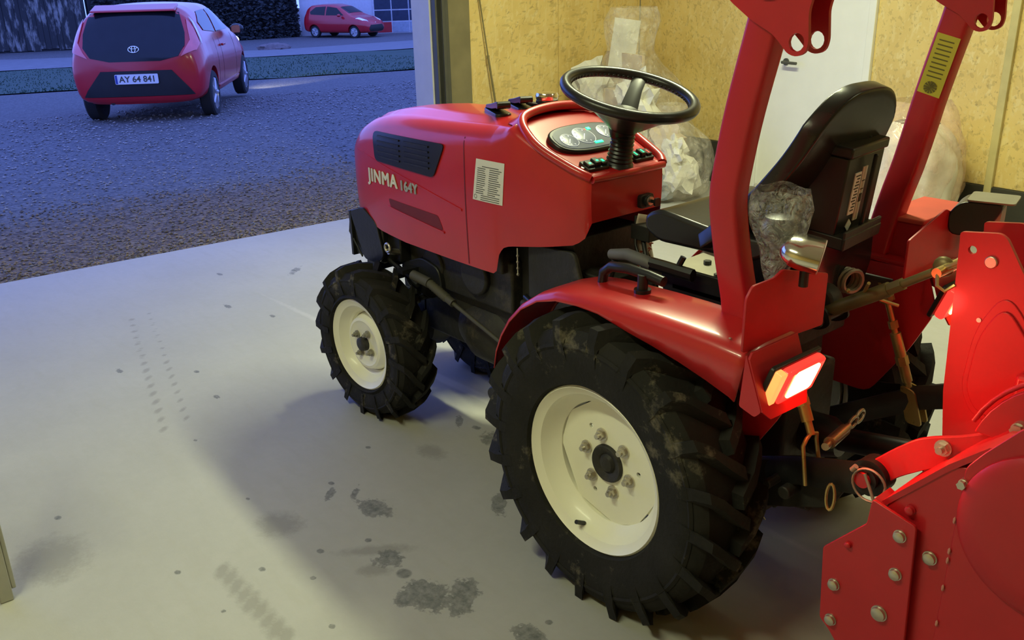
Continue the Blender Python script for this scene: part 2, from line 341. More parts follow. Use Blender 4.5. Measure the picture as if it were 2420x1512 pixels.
# front wall with the open garage doorway
J = -1.75
wf = obj('wall_front', B().box(U1+.022, U1+.2, V0-.03, J-.0, 0, HC).box(U1+.022, U1+.2, 3.2, V1, 0, HC).box(U1+.022, U1+.2, J, 3.2, 2.75, HC), PW, kind='structure', g=True, smooth=0)
for x0, x1 in ((V0, -2.75), (-2.75, J-.19)): panel(wf, x0, x1, .316, 2.6, 'F'); panel(wf, x0, x1, 2.602, HC, 'F')
panel(wf, J-.19, J, 2.8, HC, 'F'); panel(wf, J, 3.2, 2.77, HC, 'F'); panel(wf, 3.2, V1, .316, HC, 'F')
obj('baseboard_front', B().box(U1-.02, U1+.022, V0, J-.19, 0, .315), PLIN, kind='structure', g=True, bev=.004)
obj('baseboard_front', B().box(U1-.02, U1+.022, 3.2, V1, 0, .315), PLIN, kind='structure', g=True, bev=.004)
obj('trim_2', B().box(U1-.015, U1+.022, J-.19, J-.005, 0, 2.8), TRIMB, kind='structure', g=True, bev=.004)
obj('trim_3', B().box(U1-.03, U1+.03, J-.005, J+.055, 0, 2.8).box(U1-.045, U1-.03, J+.03, J+.055, 0, 2.8).box(U1-.03, U1+.03, J+.085, J+.1, 0, 2.8), DK, kind='structure', g=True, bev=.003)
obj('trim_4', B().box(U1+.03, U1+.27, J+.055, J+.112, 0, 2.8), FRM, kind='structure', g=True, bev=.004)
for nm, bx in (('wall_back', (U0-.2, U0, V0-.2, V1+.2, 0, HC)), ('wall_left', (U0, U1+.2, V1, V1+.2, 0, HC))):
    obj(nm, B().box(*bx), OSB, kind='structure', g=True, smooth=0)
obj('ceiling', B().box(U0-.2, U1+.3, V0-.2, V1+.2, HC, HC+.15), CEIL, kind='structure', g=True, smooth=0)
TUBEM = mat('lit_tube', (.9, .9, .8), .4, emit=(1, .93, .65), es=3)
for i, (u, v) in enumerate(((1.3, -1.15), (.1, 2.4), (-2.6, -1.9))):
    t = thing('tube_lamp', ('ceiling tube lamp above the right side of the tractor','ceiling tube lamp above the floor to the left of the tractor','ceiling tube lamp above the right rear of the garage')[i], 'lamp', gpos(u, v, 3.2), -ANG)
    obj('housing', B().box(-.75, .75, -.06, .06, -.05, 0), DW, t, bev=.005); obj('tube', B().cyl((-.72,0,-.065),(.72,0,-.065),.013,10), TUBEM, t)

# ================================================================ OUTSIDE
def gravel_material():
    m = bpy.data.materials.new('gravel_ground'); m.use_nodes = True; nt = m.node_tree; L = nt.links.new; N = nt.nodes.new; b = nt.nodes['Principled BSDF']
    tc = N('ShaderNodeTexCoord'); vo = N('ShaderNodeTexVoronoi'); vo.inputs['Scale'].default_value = 45; L(tc.outputs['Object'], vo.inputs['Vector'])
    rp = N('ShaderNodeValToRGB'); rp.color_ramp.elements[0].color = (.07, .07, .07, 1); rp.color_ramp.elements[1].color = (.22, .21, .20, 1); L(vo.outputs['Color'], rp.inputs[0])
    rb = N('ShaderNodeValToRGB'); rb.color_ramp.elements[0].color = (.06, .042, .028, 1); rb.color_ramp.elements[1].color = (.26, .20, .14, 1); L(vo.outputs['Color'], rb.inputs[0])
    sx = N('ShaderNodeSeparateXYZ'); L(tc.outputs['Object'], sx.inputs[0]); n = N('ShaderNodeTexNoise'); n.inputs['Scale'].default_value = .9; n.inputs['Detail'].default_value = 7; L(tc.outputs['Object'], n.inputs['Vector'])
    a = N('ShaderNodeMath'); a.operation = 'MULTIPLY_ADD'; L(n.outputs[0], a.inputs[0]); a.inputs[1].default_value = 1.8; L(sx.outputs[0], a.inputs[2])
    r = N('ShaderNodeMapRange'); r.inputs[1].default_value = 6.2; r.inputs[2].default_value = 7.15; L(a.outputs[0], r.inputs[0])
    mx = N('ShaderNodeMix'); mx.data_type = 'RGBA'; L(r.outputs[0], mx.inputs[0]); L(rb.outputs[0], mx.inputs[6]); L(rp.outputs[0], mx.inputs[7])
    L(mx.outputs[2], b.inputs['Base Color']); b.inputs['Roughness'].default_value = .85; b.inputs['Specular IOR Level'].default_value = .2
    bp = N('ShaderNodeBump'); bp.inputs['Strength'].default_value = .8; bp.inputs['Distance'].default_value = .02; bp.invert = True; L(vo.outputs['Distance'], bp.inputs['Height']); L(bp.outputs[0], b.inputs['Normal'])
    return m
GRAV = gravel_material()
def tz(u):
    T = [(4.06,-.03),(6,-.035),(12,-.14),(34,-1.24),(40,-1.39),(400,-1.39)]
    for p, q_ in zip(T, T[1:]):
        if u <= q_[0]: return p[1]+(q_[1]-p[1])*max(0,(u-p[0])/(q_[0]-p[0]))
    return T[-1][1]
def strip(name, f0, f1, dz, m, bump=0, seg=(1, 40), vr=(-45, 25), **k):
    q = B()
    def fn(a, c):
        v = vr[0]+(vr[1]-vr[0])*c; u = f0(v)+(f1(v)-f0(v))*a
        return (u, v, tz(u)+dz+bump*noise.noise(V((u*.8, v*.8, 0))))
    q.grid(fn, seg[0], seg[1])
    return obj(name, q, m, kind='structure', g=True, **k)
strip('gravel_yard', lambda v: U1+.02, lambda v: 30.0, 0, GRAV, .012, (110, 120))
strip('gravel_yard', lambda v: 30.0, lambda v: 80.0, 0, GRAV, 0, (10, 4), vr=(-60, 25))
# loose stones lying on the yard
q = B()
for i in range(16000):
    t = random.random(); u = 4.12 + 8*t*t; v = random.uniform(-7, 3.2) if u > 6 else random.uniform(-2.2, 3.2)
    s_ = random.uniform(.006, .016)*(1+.1*(u-4)); ax = random.uniform(0, 6.3); z = tz(u) + .012*noise.noise(V((u*.8, v*.8, 0)))
    pts = [V((s_*random.uniform(.6,1.2), 0, 0)), V((0, s_*random.uniform(.6,1), 0)), V((-s_*random.uniform(.6,1.2), 0, 0)), V((0, -s_*random.uniform(.6,1), 0)), V((0, 0, s_*random.uniform(.3,.8))), V((0, 0, -s_*.4))]
    R_ = M.Rotation(ax, 3, 'Z'); vs = [q.bm.verts.new(R_ @ p + V((u, v, z+s_*.3))) for p in pts]
    mi = random.choice((0, 0, 1, 2)) if u < 6 + noise.noise(V((v*.8, 3, 0))) else random.choice((1, 1, 3, 3))
    for f in ((0,1,4),(1,2,4),(2,3,4),(3,0,4),(1,0,5),(2,1,5),(3,2,5),(0,3,5)):
        fc = q.bm.faces.new([vs[j] for j in f]); fc.material_index = mi
SM = [mat('stone_brown', (.22,.17,.12), .8), mat('stone_grey', (.17,.165,.16), .8), mat('stone_dark', (.10,.08,.06), .85), mat('stone_pale', (.27,.26,.25), .8)]
st = obj('loose_gravel', q, SM, kind='stuff', g=True, smooth=0); tag(st, 'loose brown and grey gravel stones outside the open garage doorway', 'gravel')
GRASS = mat('short_grass', (.022, .06, .03), .9, var=.2, scale=20, bump=.15, bscale=60)
GN = lambda v: 19.3+.56*v; GF = lambda v: 35+.75*v if v > -13.4 else 25+.1*(v+13.4)
strip('grass_strip', GN, GF, .02, GRASS, .03, (30, 60), vr=(-26, 3))
ROAD = mat('pale_road', (.17, .165, .165), .85, var=.12, scale=3, bump=.2)
strip('road', lambda v: GF(v)-.02, lambda v: GF(v)+9, .04, ROAD, 0, (10, 20), vr=(-24, 3))
b = B()
for i in range(5000):
    v = random.uniform(-11, 1.5); u = GN(v)+(GF(v)-GN(v))*random.random()**1.6; z = tz(u)+.02+.03*noise.noise(V((u*.8, v*.8, 0))); hgt = random.uniform(.015, .04); dx = random.uniform(-.02,.02); dy = random.uniform(-.02,.02)
    w_ = .012; b.bm.faces.new([b.bm.verts.new(p) for p in ((u, v-w_, z-.005), (u, v+w_, z-.005), (u+dx, v+dy, z+hgt))])
gb = obj('grass_blades', b, GRASS, kind='stuff', g=True, smooth=0); tag(gb, 'short green grass on the verge between gravel yard and road', 'grass')
# far sheds
def shed_mat(name, base, light, th, zsc=.9):
    m = bpy.data.materials.new(name); m.use_nodes = True; nt = m.node_tree; L = nt.links.new; N = nt.nodes.new; b = nt.nodes['Principled BSDF']
    tc = N('ShaderNodeTexCoord'); mp = N('ShaderNodeMapping'); mp.inputs['Scale'].default_value = (3, 3, zsc); L(tc.outputs['Object'], mp.inputs[0])
    n = N('ShaderNodeTexNoise'); n.inputs['Scale'].default_value = 1.0; n.inputs['Detail'].default_value = 8; n.inputs['Roughness'].default_value = .65; L(mp.outputs[0], n.inputs['Vector'])
    r = N('ShaderNodeMapRange'); r.inputs[1].default_value = th; r.inputs[2].default_value = th+.12; L(n.outputs[0], r.inputs[0])
    mx = N('ShaderNodeMix'); mx.data_type = 'RGBA'; L(r.outputs[0], mx.inputs[0]); mx.inputs[6].default_value = (*base, 1); mx.inputs[7].default_value = (*light, 1); L(mx.outputs[2], b.inputs['Base Color']); b.inputs['Roughness'].default_value = .85
    return m
SB = shed_mat('weathered_boards', (.035,.035,.035), (.30,.28,.25), .50); SB2 = shed_mat('dark_boards', (.03,.028,.028), (.06,.055,.05), .55)
def yaw_thing(name, label, cat, p0, p1):
    ang = math.atan2(p1[1]-p0[1], p1[0]-p0[0]); return thing(name, label, cat, (p0[0], p0[1], -1.40), ang), math.hypot(p1[0]-p0[0], p1[1]-p0[1])
t, Ln = yaw_thing('board_shed', 'long dark board shed with flaking pale paint, far left beyond the grass', 'shed', (48.2, 3.0), (43.4, -11.6))
obj('shed_body', B().box(0, Ln, .05, 1, 0, 3), SB2, t, smooth=0); obj('roof', B().prism([(-.4,2.9),(1.4,3.3),(1.4,3.4),(-.4,3.0)], 0, Ln-.5, 'YZ'), SB2, t, smooth=0)
x = 0
while x < Ln-.1:
    wd = random.uniform(.2, .32); obj('board', B().box(x, min(x+wd-.012, Ln), -random.uniform(.0,.03), .05, random.uniform(.02,.12), 2.9), SB, t, smooth=0); x += wd
t, Ln = yaw_thing('barn', 'dark unlit barn between the two red cars', 'barn', (43.4, -11.75), (42.3, -21.4))
obj('barn_wall', B().box(.1, Ln, 0, 1, 0, 3.2), SB2, t, smooth=0)
x = 0
while x < Ln-.1:
    obj('board', B().box(x, min(x+.29, Ln), -.03, 0, .05, 3.2), SB2, t, smooth=0); x += .3
# creeping hedge in front of barn
b = B()
for i in range(9000):
    x = random.uniform(.1, Ln-.1); z = random.uniform(.0, 2.6)*random.random()**.3; y = -.1-.45*random.random()*(1-.3*z/2); s_ = random.uniform(.06,.13)
    R_ = M.Rotation(random.uniform(0,6.3), 3, 'Z') @ M.Rotation(random.uniform(0,3), 3, 'X'); c = V((x,y,z+.03))
    b.bm.faces.new([b.bm.verts.new(c + R_ @ V(p)*s_) for p in ((-1,0,0),(0,-.6,0),(1,0,0),(0,.6,0))])
HG = mat('dark_hedge_leaves', (.035,.04,.04), .8, var=.5)
o = obj('hedge', b, HG, kind='stuff', smooth=0); o.matrix_world = t.matrix_basis.copy(); tag(o, 'dark leafy hedge along the foot of the unlit barn', 'hedge')
t, Ln = yaw_thing('white_workshop', 'white building with a panelled roller door at the far right of the yard', 'building', (42.2, -21.5), (37.0, -30.6))
WW = mat('white_render', (.62,.62,.64), .7, var=.05)
obj('wall', B().box(0, Ln, 0, 5, 0, 4), WW, t, smooth=0)
rd = obj('roller_door', B().box(3.6, 7.2, -.05, 0, 0, 2.9), mat('door_edge_white', (.6,.6,.62), .5), t, smooth=0, label='panelled roller door')
WG = mat('dark_window_glass', (.04,.05,.08), .12)
PG = mat('pale_grey_panel', (.33,.37,.42), .5)
for r_ in range(5):
    for c_ in range(4):
        x0 = 3.68+c_*.88; z0 = .05+r_*.56; mm = (RED2 if c_ == 0 else PG) if r_ == 0 else (WG if r_ in (1, 2) else PG)
        obj('door_pane', B().box(x0, x0+.82, -.075, -.05, z0, z0+.5), mm, rd, bev=.005)
obj('notice_sheet', B().box(5.2, 5.5, -.085, -.075, 1.95, 2.3), WHT, rd)
b = B().blob((0,0,.02), (.7,.6,.22), 3, .25, 2, 4); o = obj('earth_mound', b, mat('mound_earth', (.16,.12,.11), .9, var=.3), loc=(33.65,-15.64,-1.23)); tag(o, 'small low heap of earth on the road edge behind the hatchback', 'mound')
# ================================================================ THE TRACTOR
tr = thing('tractor', 'small red compact tractor with cream wheel rims standing on the concrete floor', 'tractor')
def wheel(name, parent, cx, cy, cz, side, R, hw, rf, rw, nl, lw, lh, steer=0, front=False, lab=None):
    """a wheel whose axle is local Y; side=+1 shows its outer face to +Y"""
    sgn = side
    wt = Vt = M.Translation((cx, cy, cz)) @ M.Rotation(steer, 4, 'Z')
    Rc = R-lh
    prof = [(-rw, rf), (-rw-.012, rf+.012), (-hw*.98, rf+(Rc-rf)*.42), (-hw, rf+(Rc-rf)*.62), (-hw*.94, Rc-.028), (-hw*.80, Rc-.010), (-hw*.4, Rc-.002), (0, Rc),
            (hw*.4, Rc-.002), (hw*.80, Rc-.010), (hw*.94, Rc-.028), (hw, rf+(Rc-rf)*.62), (hw*.98, rf+(Rc-rf)*.42), (hw*.9, rf+(Rc-rf)*.2), (rw+.012, rf+.012), (rw, rf)]
    prof = prof[:2] + [(-hw*.9, rf+(Rc-rf)*.2)] + prof[2:]
    b = B(); b.lathe_open(prof[1:-1] + [(rw-.006, rf+.004), (-rw+.006, rf+.004)], n=96)
    b.lathe_open([(hw*.995, rf+(Rc-rf)*.66), (hw*1.02, rf+(Rc-rf)*.70), (hw*.98, rf+(Rc-rf)*.75)], n=96)
    # angled tread bars
    for k in range(nl):
        for s_ in (1, -1):
            a0 = 2*pi*(k + (.5 if s_ < 0 else 0))/nl + random.uniform(-.01,.01)
            st = []
            for j, (yy, rr, da, top) in enumerate(((-.012, Rc-.012, .0, lh*1.0), (hw*.35, Rc-.012, .10, lh*1.05), (hw*.70, Rc-.018, .20, lh*1.1), (hw*.97, Rc-.032, .26, lh*1.15), (hw*1.03, Rc-.055, .27, lh*.55), (hw*.99, Rc-.085, .27, .006))):
                a = a0 - da*(.36/R)*1.15
                hwid = lw/2*(1.15 if j in (0, 1) else 1)/R
                y = yy*s_
                quad = []
                for aa, rad_ in ((a-hwid*1.15, rr), (a-hwid*.8, rr+.012+top), (a+hwid*.8, rr+.012+top), (a+hwid*1.15, rr)):
                    quad.append(b.bm.verts.new((rad_*cos(aa), y, rad_*sin(aa))))
                st.append(quad)
            for q0, q1 in zip(st, st[1:]):
                for i in range(4): b.bm.faces.new((q0[i], q0[(i+1)%4], q1[(i+1)%4], q1[i]))
            b.bm.faces.new(st[0]); b.bm.faces.new(st[-1][::-1])
    for v in b.bm.verts:                     # the contact patch is pressed flat on the floor
        if v.co.z < -(cz-.001):
            v.co.y += .1*(-(cz)-v.co.z)*(1 if v.co.y > 0 else -1); v.co.z = -(cz-.001)
    bmesh.ops.transform(b.bm, matrix=wt, verts=b.bm.verts)
    tp = obj('tyre', b, RUB, parent, smooth=30)
    b = B()
    if front:
        pr = [(-rw, rf-.004), (-rw, rf+.004), (-rw+.010, rf+.002), (-rw+.012, rf-.018), (-.02, rf-.024), (0, rf-.05), (.02, rf-.05), (rw*.55, rf-.026), (rw-.012, rf-.016), (rw-.008, rf+.002), (rw, rf+.005), (rw+.004, rf), (rw-.002, rf-.006), (rw-.008, rf-.022), (rw*.5, rf-.034), (.012, rf-.056), (-.012, rf-.058), (-rw, rf-.03)]
        b.lathe_open([(o*sgn, r) for o, r in pr], n=80)
    else:
        pr = [(-rw, rf-.004), (-rw, rf+.004), (-rw+.012, rf), (-rw+.014, rf-.018), (-.03, rf-.024), (-.012, rf-.048), (.022, rf-.048), (.04, rf-.026), (rw-.014, rf-.018), (rw-.01, rf), (rw, rf+.006), (rw+.005, rf+.001), (rw-.001, rf-.005), (rw-.01, rf-.02), (.044, rf-.03), (.024, rf-.054), (-.016, rf-.056), (-.04, rf-.034), (-rw+.006, rf-.024)]
        b.lathe_open([(o*sgn, r) for o, r in pr], n=80)
    bmesh.ops.transform(b.bm, matrix=wt, verts=b.bm.verts)
    rm = obj('rim', b, RIM, parent, smooth=35)
    b = B(); dp = (.020 if not front else .045)*sgn
    if front:
        b.lathe_open([(o*sgn, r) for o, r in ((.0, .115), (.022, .108), (.044, .098), (.047, .088), (.042, .078), (.042, .02))], n=64)
        b.lathe_open([(.042*sgn, .05), (.036*sgn, .02)], n=32)
    else:
        ang = [0,.62,1.30,1.95,2.75,3.35,4.05,4.55,5.35]
        P = rpoly([((rf-.050)*cos(a), (rf-.050)*sin(a)) for a in ang], .014)
        b.prism(P, dp-.008*sgn, dp, 'XZ', holes=[(.105*cos(a), .105*sin(a), .007) for a in (.95, 3.05, 5.15)])
    bmesh.ops.transform(b.bm, matrix=wt, verts=b.bm.verts)
    dk = obj('wheel_disc', b, RIM, parent, smooth=35, bev=0)
    if not front:
        b = B()
        for a in (.3, 1.7, 3.6, 5.0): b.obox(V((cos(a)*(rf-.055), dp-.01*sgn, sin(a)*(rf-.055))), (.03,.006,.05), ry=-a)
        bmesh.ops.transform(b.bm, matrix=wt, verts=b.bm.verts); obj('disc_tab', b, RIM, rm)
    hr = .028 if front else .052
    b = B()
    if front: b.lathe([(.02*sgn, hr), (.05*sgn, hr), (.062*sgn, hr*.92), (.066*sgn, hr*.7), (.066*sgn, .004)], n=32)
    else: b.lathe([(-.04*sgn, hr), (.024*sgn, hr), (.030*sgn, hr*.93), (.026*sgn, hr*.6), (.022*sgn, hr*.5), (.03*sgn, .02), (.034*sgn,.004)], n=40)
    bmesh.ops.transform(b.bm, matrix=wt, verts=b.bm.verts); obj('hub', b, CAST, parent, smooth=35)
    nb, br = (4, .050) if front else (6, .078)
    base = dp if not front else .043*sgn
    for k in range(nb):
        a = 2*pi*k/nb + (.55 if front else .25); x, z = br*cos(a), br*sin(a); k_ = .8 if front else 1
        b = B().cyl((x, base, z), (x, base+.004*sgn, z), .018*k_, 20).cyl((x, base+.003*sgn, z), (x, base+.015*sgn, z), .0125*k_, 6).cyl((x, base+.014*sgn, z), (x, base+.024*sgn, z), .007*k_, 10)
        bmesh.ops.transform(b.bm, matrix=wt, verts=b.bm.verts); obj('wheel_nut', b, ZINC if not front else OLIVE, dk, smooth=35)
    if not front:
        b = B().cyl((.05, .055*sgn, -(rf-.033)), (.05, .085*sgn, -(rf-.05)), .006, 8); bmesh.ops.transform(b.bm, matrix=wt, verts=b.bm.verts); obj('tyre_valve', b, BLK, rm)
for s_ in (1, -1):
    g_ = tr
    wheel('rear', g_, 0, .41*s_, .39, s_, .415, .105, .222, .08, 20, .036, .031)
    wheel('front', g_, 1.366, .272*s_, .285, s_, .303, .078, .171, .066, 16, .030, .022, steer=.047, front=True)

# ---- hood
HW = [(.345,.150),(.36,.163),(.42,.178),(.50,.192),(.62,.205),(.75,.213),(1.0,.216),(1.2,.216),(1.35,.212),(1.45,.204),(1.52,.192),(1.57,.172),(1.60,.145),(1.615,.10)]
HT = [(.345,1.035),(.42,1.062),(.50,1.092),(.56,1.118),(.615,1.15),(.65,1.166),(.72,1.160),(.95,1.150),(1.2,1.142),(1.35,1.128),(1.45,1.106),(1.52,1.075),(1.57,1.035),(1.60,.99),(1.615,.94)]
HB = [(.345,.905),(.36,.86),(.39,.836),(.50,.812),(.645,.787),(.675,.775),(.692,.75),(.705,.695),(.72,.684),(.9,.684),(1.2,.688),(1.35,.698),(1.45,.715),(1.52,.735),(1.57,.76),(1.60,.79),(1.615,.83)]
HR = [(.345,.012),(.42,.016),(.56,.022),(.62,.03),(.72,.065),(1.2,.085),(1.45,.085),(1.55,.075),(1.60,.06),(1.615,.045)]
def hood_sec(x, n=9):
    w_, = interp(HW, x); t, = interp(HT, x); bt, = interp(HB, x); r, = interp(HR, x)
    crown = .016 if x > .64 else .0
    L = []
    for k in range(6):
        f = k/5; z = bt+(t-r-crown-bt)*f; L.append((w_*(.975+.025*sin(pi*min(1,f*.8))), z))
    for k in range(1, n+1):
        a = pi/2*k/n; L.append((w_*.99-r+r*cos(a), t-crown-r+r*sin(a)))
    for k in range(1, 5):
        f = k/4; y = (w_*.99-r)*(1-f); L.append((y, t-crown*(1-f)**0*((y/(w_))**2)))
    return L + [(-y, z) for y, z in L[:-1][::-1]]
xs = [.345,.35,.36,.38,.40,.44,.48,.52,.56,.60,.63,.65,.67,.682,.692,.699,.705,.712,.72,.76,.80,.838,.842,.9,1.0,1.1,1.2,1.3,1.36,1.40,1.44,1.48,1.51,1.54,1.56,1.58,1.595,1.605,1.612,1.616]
b = B(); rings = []
for x in xs: rings.append([b.bm.verts.new((x, y, z)) for y, z in hood_sec(x)])
for A, Q in zip(rings, rings[1:]):
    for i in range(len(A)-1): b.bm.faces.new((A[i], A[i+1], Q[i+1], Q[i]))
b.bm.faces.new(rings[0]); b.bm.faces.new(rings[-1])
hood_me = b.mesh('hood', 40)
hb = bvh_of(hood_me)
hood = obj('hood', hood_me, RED, tr)
PY = lambda x, z: (x, .6, z)        # lay (x, z) outlines on to the left flank
def flank(name, poly, off, m, parent, thick=0, mirror=True, step=.03, **k):
    for s_ in ((1, -1) if mirror else (1,)):
        q = patch(poly, hb, (lambda x, z: (x, .6*s_, z)), (0, -s_, 0), off, thick, step); obj(name, q, m, parent, smooth=35, **k)
# seam lines: a thin dark groove strip behind raised edges
flank('hood_seam', [(.837,.69),(.842,.69),(.842,1.10),(.837,1.10)], .0008, DRED, hood)
flank('hood_crease', [(.86,.862),(.862,.869),(1.50,.985),(1.50,.979)], .0, RED, hood, .003)
flank('vent_panel', rpoly([(1.366,1.062),(.935,1.066),(1.0,.950),(1.355,.960)], .02), .0015, PLA, hood, .004)
for k in range(5):
    for x0, x1 in ((1.02+.0*k, 1.16), (1.19, 1.33)):
        z = .975+.0175*k; x0_ = max(x0, 1.0-.012*k+.01) if x0 < 1.1 else x0
        for s_ in (1, -1): q = patch([(x0_, z), (x1, z), (x1, z+.006), (x0_, z+.006)], hb, (lambda x, zz: (x, .6*s_, zz)), (0,-s_,0), .005, .004); obj('vent_slat', q, BLK, hood, smooth=35)
flank('side_slot', rpoly([(1.288,.834),(.99,.824),(.965,.776),(1.275,.800)], .012), .001, DRED, hood)
flank('slot_lip', [(1.296,.80),(.96,.768),(.962,.774),(1.292,.806)], .0, RED, hood, .004)
for txt, cx, cz, h_, sx, ml in (('JINMA', 1.318, .902, .046, 1.0, WHT), ('164Y', 1.150, .895, .034, .95, SILV)):
    tb = text_bm(txt, h_, sx=sx, gap=1.12)
    for v in tb.verts: v.co.x, v.co.y = -v.co.x+cx, v.co.y-h_/2+cz
    bmesh.ops.subdivide_edges(tb, edges=[e for e in tb.edges if e.calc_length() > .02], cuts=2)
    lo_ = []
    for dx, dz, dd in ((-.0028,0,.002),(.0028,0,.0022),(0,.0016,.0024),(0,-.0016,.0026),(0,0,.0028)):
        t2 = tb.copy()
        for v in t2.verts: v.co.x += dx; v.co.y += dz
        lo_.append(patch(None, hb, PY, (0,-1,0), dd, .0015, bm=t2))
    q = B()
    for l_ in lo_: m_ = bpy.data.meshes.new('t'); l_.bm.to_mesh(m_); q.bm.from_mesh(m_); l_.bm.free()
    obj('name_lettering', q, ml, hood, smooth=0)
sk = [(.778,1.042),(.650,1.042),(.664,.912),(.800,.912)]
q = patch(sk, hb, PY, (0,-1,0), .001, .0006); stk = obj('specification_sticker', q, WHT, hood, smooth=0, label='white printed specification sticker')
b = B(); b.bm.free(); b.bm = bmesh.new()
for k in range(17):
    z = 1.022-k*.0065; f = k/17
    xl = .770+.018*f; xr = .660+.008*f
    segs = [(xl, xl-.045*random.uniform(.7,1)), (xl-.055, max(xr, xl-.055-.06*random.uniform(.5,1)))] if k not in (0,) else [(xl-.02, xr+.015)]
    if k > 13: segs = [(xl-.025, xr+.01)]
    for a_, c_ in segs: b.bm.faces.new([b.bm.verts.new(p) for p in ((a_,z,0),(c_,z,0),(c_,z-.0022,0),(a_,z-.0022,0))])
for k in range(16):
    a = 2*pi*k/16; a2 = 2*pi*(k+1)/16; b.bm.faces.new([b.bm.verts.new((.785+r*cos(t), .924+r*sin(t), 0)) for r, t in ((.007,a),(.007,a2),(.0055,a2),(.0055,a))])
q = patch(None, hb, PY, (0,-1,0), .0022, bm=b.bm); obj('sticker_print', q, INK, stk, smooth=0)
# front nose grille and headlights
b = B().prism(rrect(-.12,.12,.80,.96,.02), 1.612, 1.622, 'YZ'); obj('nose_grille', b, PLA, hood)
# latches (two rubber catches on top)
def latch(x, y, rz):
    z = hb.ray_cast(V((x, y, 2)), V((0,0,-1)))[0].z
    mt = M.Translation((x, y, z)) @ M.Rotation(rz, 4, 'Z') @ M.Scale(1.45, 4)
    b = B().prism(rrect(-.06,.06,-.018,.018,.012), -.004, .006, 'XY').prism([(-.062,.004),(-.05,.006),(.0,.010),(.05,.018),(.056,.022),(.056,.030),(.045,.031),(.0,.022),(-.05,.014)], -.014, .014, 'XZ').cyl((.052,-.015,.024),(.052,.015,.024),.008,10)
    bmesh.ops.transform(b.bm, matrix=mt, verts=b.bm.verts); obj('hood_catch', b, PLA, hood, bev=.002)
latch(.86, .055, 0+pi-.45); latch(.93, -.10, pi-.45)
# chromed filler cap standing beyond the right edge of the hood
z = 1.10
b = B().cyl((.85,-.15,1.10),(.85,-.15,1.170),.032,20).box(.84,.94,-.165,-.135,1.148,1.160).cyl((.85,-.15,1.166),(.85,-.15,1.173),.037,24); cp = obj('filler_neck', b, BLK, tr)
obj('filler_cap', B().lathe([(1.173,.034),(1.180,.037),(1.190,.038),(1.198,.034),(1.200,.01)], (.85,-.15,0), 'Z', 28), CHR, cp, label='chrome cap')
# cowl rim round the dashboard
pts = [(.347,.150,1.035),(.37,.166,1.047),(.42,.178,1.066),(.50,.190,1.098),(.55,.190,1.125),(.60,.175,1.155),(.635,.14,1.174),(.65,.08,1.184),(.655,0,1.188)]
pts = pts + [(x, -y, z) for x, y, z in pts[:-1][::-1]]
sm = []
for i in range(len(pts)-1):
    p0, p1, p2_, p3 = [V(pts[max(0, min(len(pts)-1, j))]) for j in (i-1, i, i+1, i+2)]
    for k in range(4):
        t = k/4; sm.append(.5*((2*p1)+(p2_-p0)*t+(2*p0-5*p1+4*p2_-p3)*t*t+(3*p1-p0-3*p2_+p3)*t**3))
sm.append(V(pts[-1]))
obj('cowl_rim', B().tube(sm, .013, 10, sy=1.1), RED, hood, smooth=60)
b = B()                                   # web between hood top and cowl peak
n_ = len(sm)
def web(a, c):
    p = sm[int(round(a*(n_-1)))]; q_ = V((p.x+.09*(max(0, p.z-1.10)/.09), p.y*.98, 0)); z_, = interp(HT, min(q_.x, 1.5))
    zt = z_-.016*(q_.y/.21)**2-.003 if q_.x > .64 else z_-.01
    q_.z = min(zt, p.z); return p.lerp(q_, c)+V((0,0,.008*(1-c)))
b.grid(web, n_-1, 3); obj('cowl_web', b, RED, hood, smooth=60)
obj('dash_lower_lip', B().tube([(.343,.15,1.03),(.338,.0,1.03),(.343,-.15,1.03)], .011, 10), RED, hood, smooth=60)
# instrument cluster, tilted like the panel
def dash_mt(x, y, dz=0):
    z, = interp(HT, x); return M.Translation((x, y, z+dz)) @ M.Rotation(-rad(25), 4, 'Y')
cl = M.Translation((.515, .0, 1.100)) @ M.Rotation(-rad(27), 4, 'Y')
def kid(b, m, mt, nm, par, **k):
    bmesh.ops.transform(b.bm, matrix=mt, verts=b.bm.verts); return obj(nm, b, m, par, **k)
# local frame: x up the panel, y left, z out
out_ = [(.052*(1 if abs(sin(a)) < 2 else 1)*cos(a)*(1.0), .135*sin(a)*(1-.0*cos(a))) for a in [2*pi*k/48 for k in range(48)]]
def sup(rx, ry, n=56, e=.72): return [(rx*math.copysign(abs(cos(2*pi*k/n))**e, cos(2*pi*k/n)), ry*math.copysign(abs(sin(2*pi*k/n))**e, sin(2*pi*k/n))) for k in range(n)]
bz = kid(B().prism(sup(.066,.142), -.02, .016, 'XY'), PLA, cl, 'instrument_cluster', tr, bev=.005, smooth=50)
kid(B().prism(sup(.054,.130), .0, .0175, 'XY'), mat('gauge_panel', (.13,.14,.15), .22, emit=(.5,.6,.7), es=.10), cl, 'gauge_panel', bz)
for gx, gy, gr in ((-.008,.085,.030),(.002,.018,.038),(.006,-.076,.030)):
    gg = kid(B().lathe([(.0175,gr),(.0185,gr),(.0187,gr-.0005)], (gx,gy,0), 'Z', 36), GAUGE, cl, 'gauge', bz)
    b = B()
    for k in range(36): 
        a = 2*pi*k/36; b.bm.faces.new([b.bm.verts.new((gx+r*cos(t), gy+r*sin(t), .0192)) for r, t in ((gr,a),(gr,a+.1745),(gr-.0012,a+.1745),(gr-.0012,a))])
    for k in range(7):
        a = -.5+k*.65; b.obox((gx+gr*.72*cos(a), gy+gr*.72*sin(a), .0195), (.006,.002,.0006), rz=a)
    b.obox((gx-.006, gy+.004, .020), (gr*.9,.002,.001), rz=2.4)
    kid(b, mat('gauge_marks', (.9,.9,.9), .4, emit=(.8,.85,1), es=.35), cl, 'gauge_marks', gg, smooth=0)
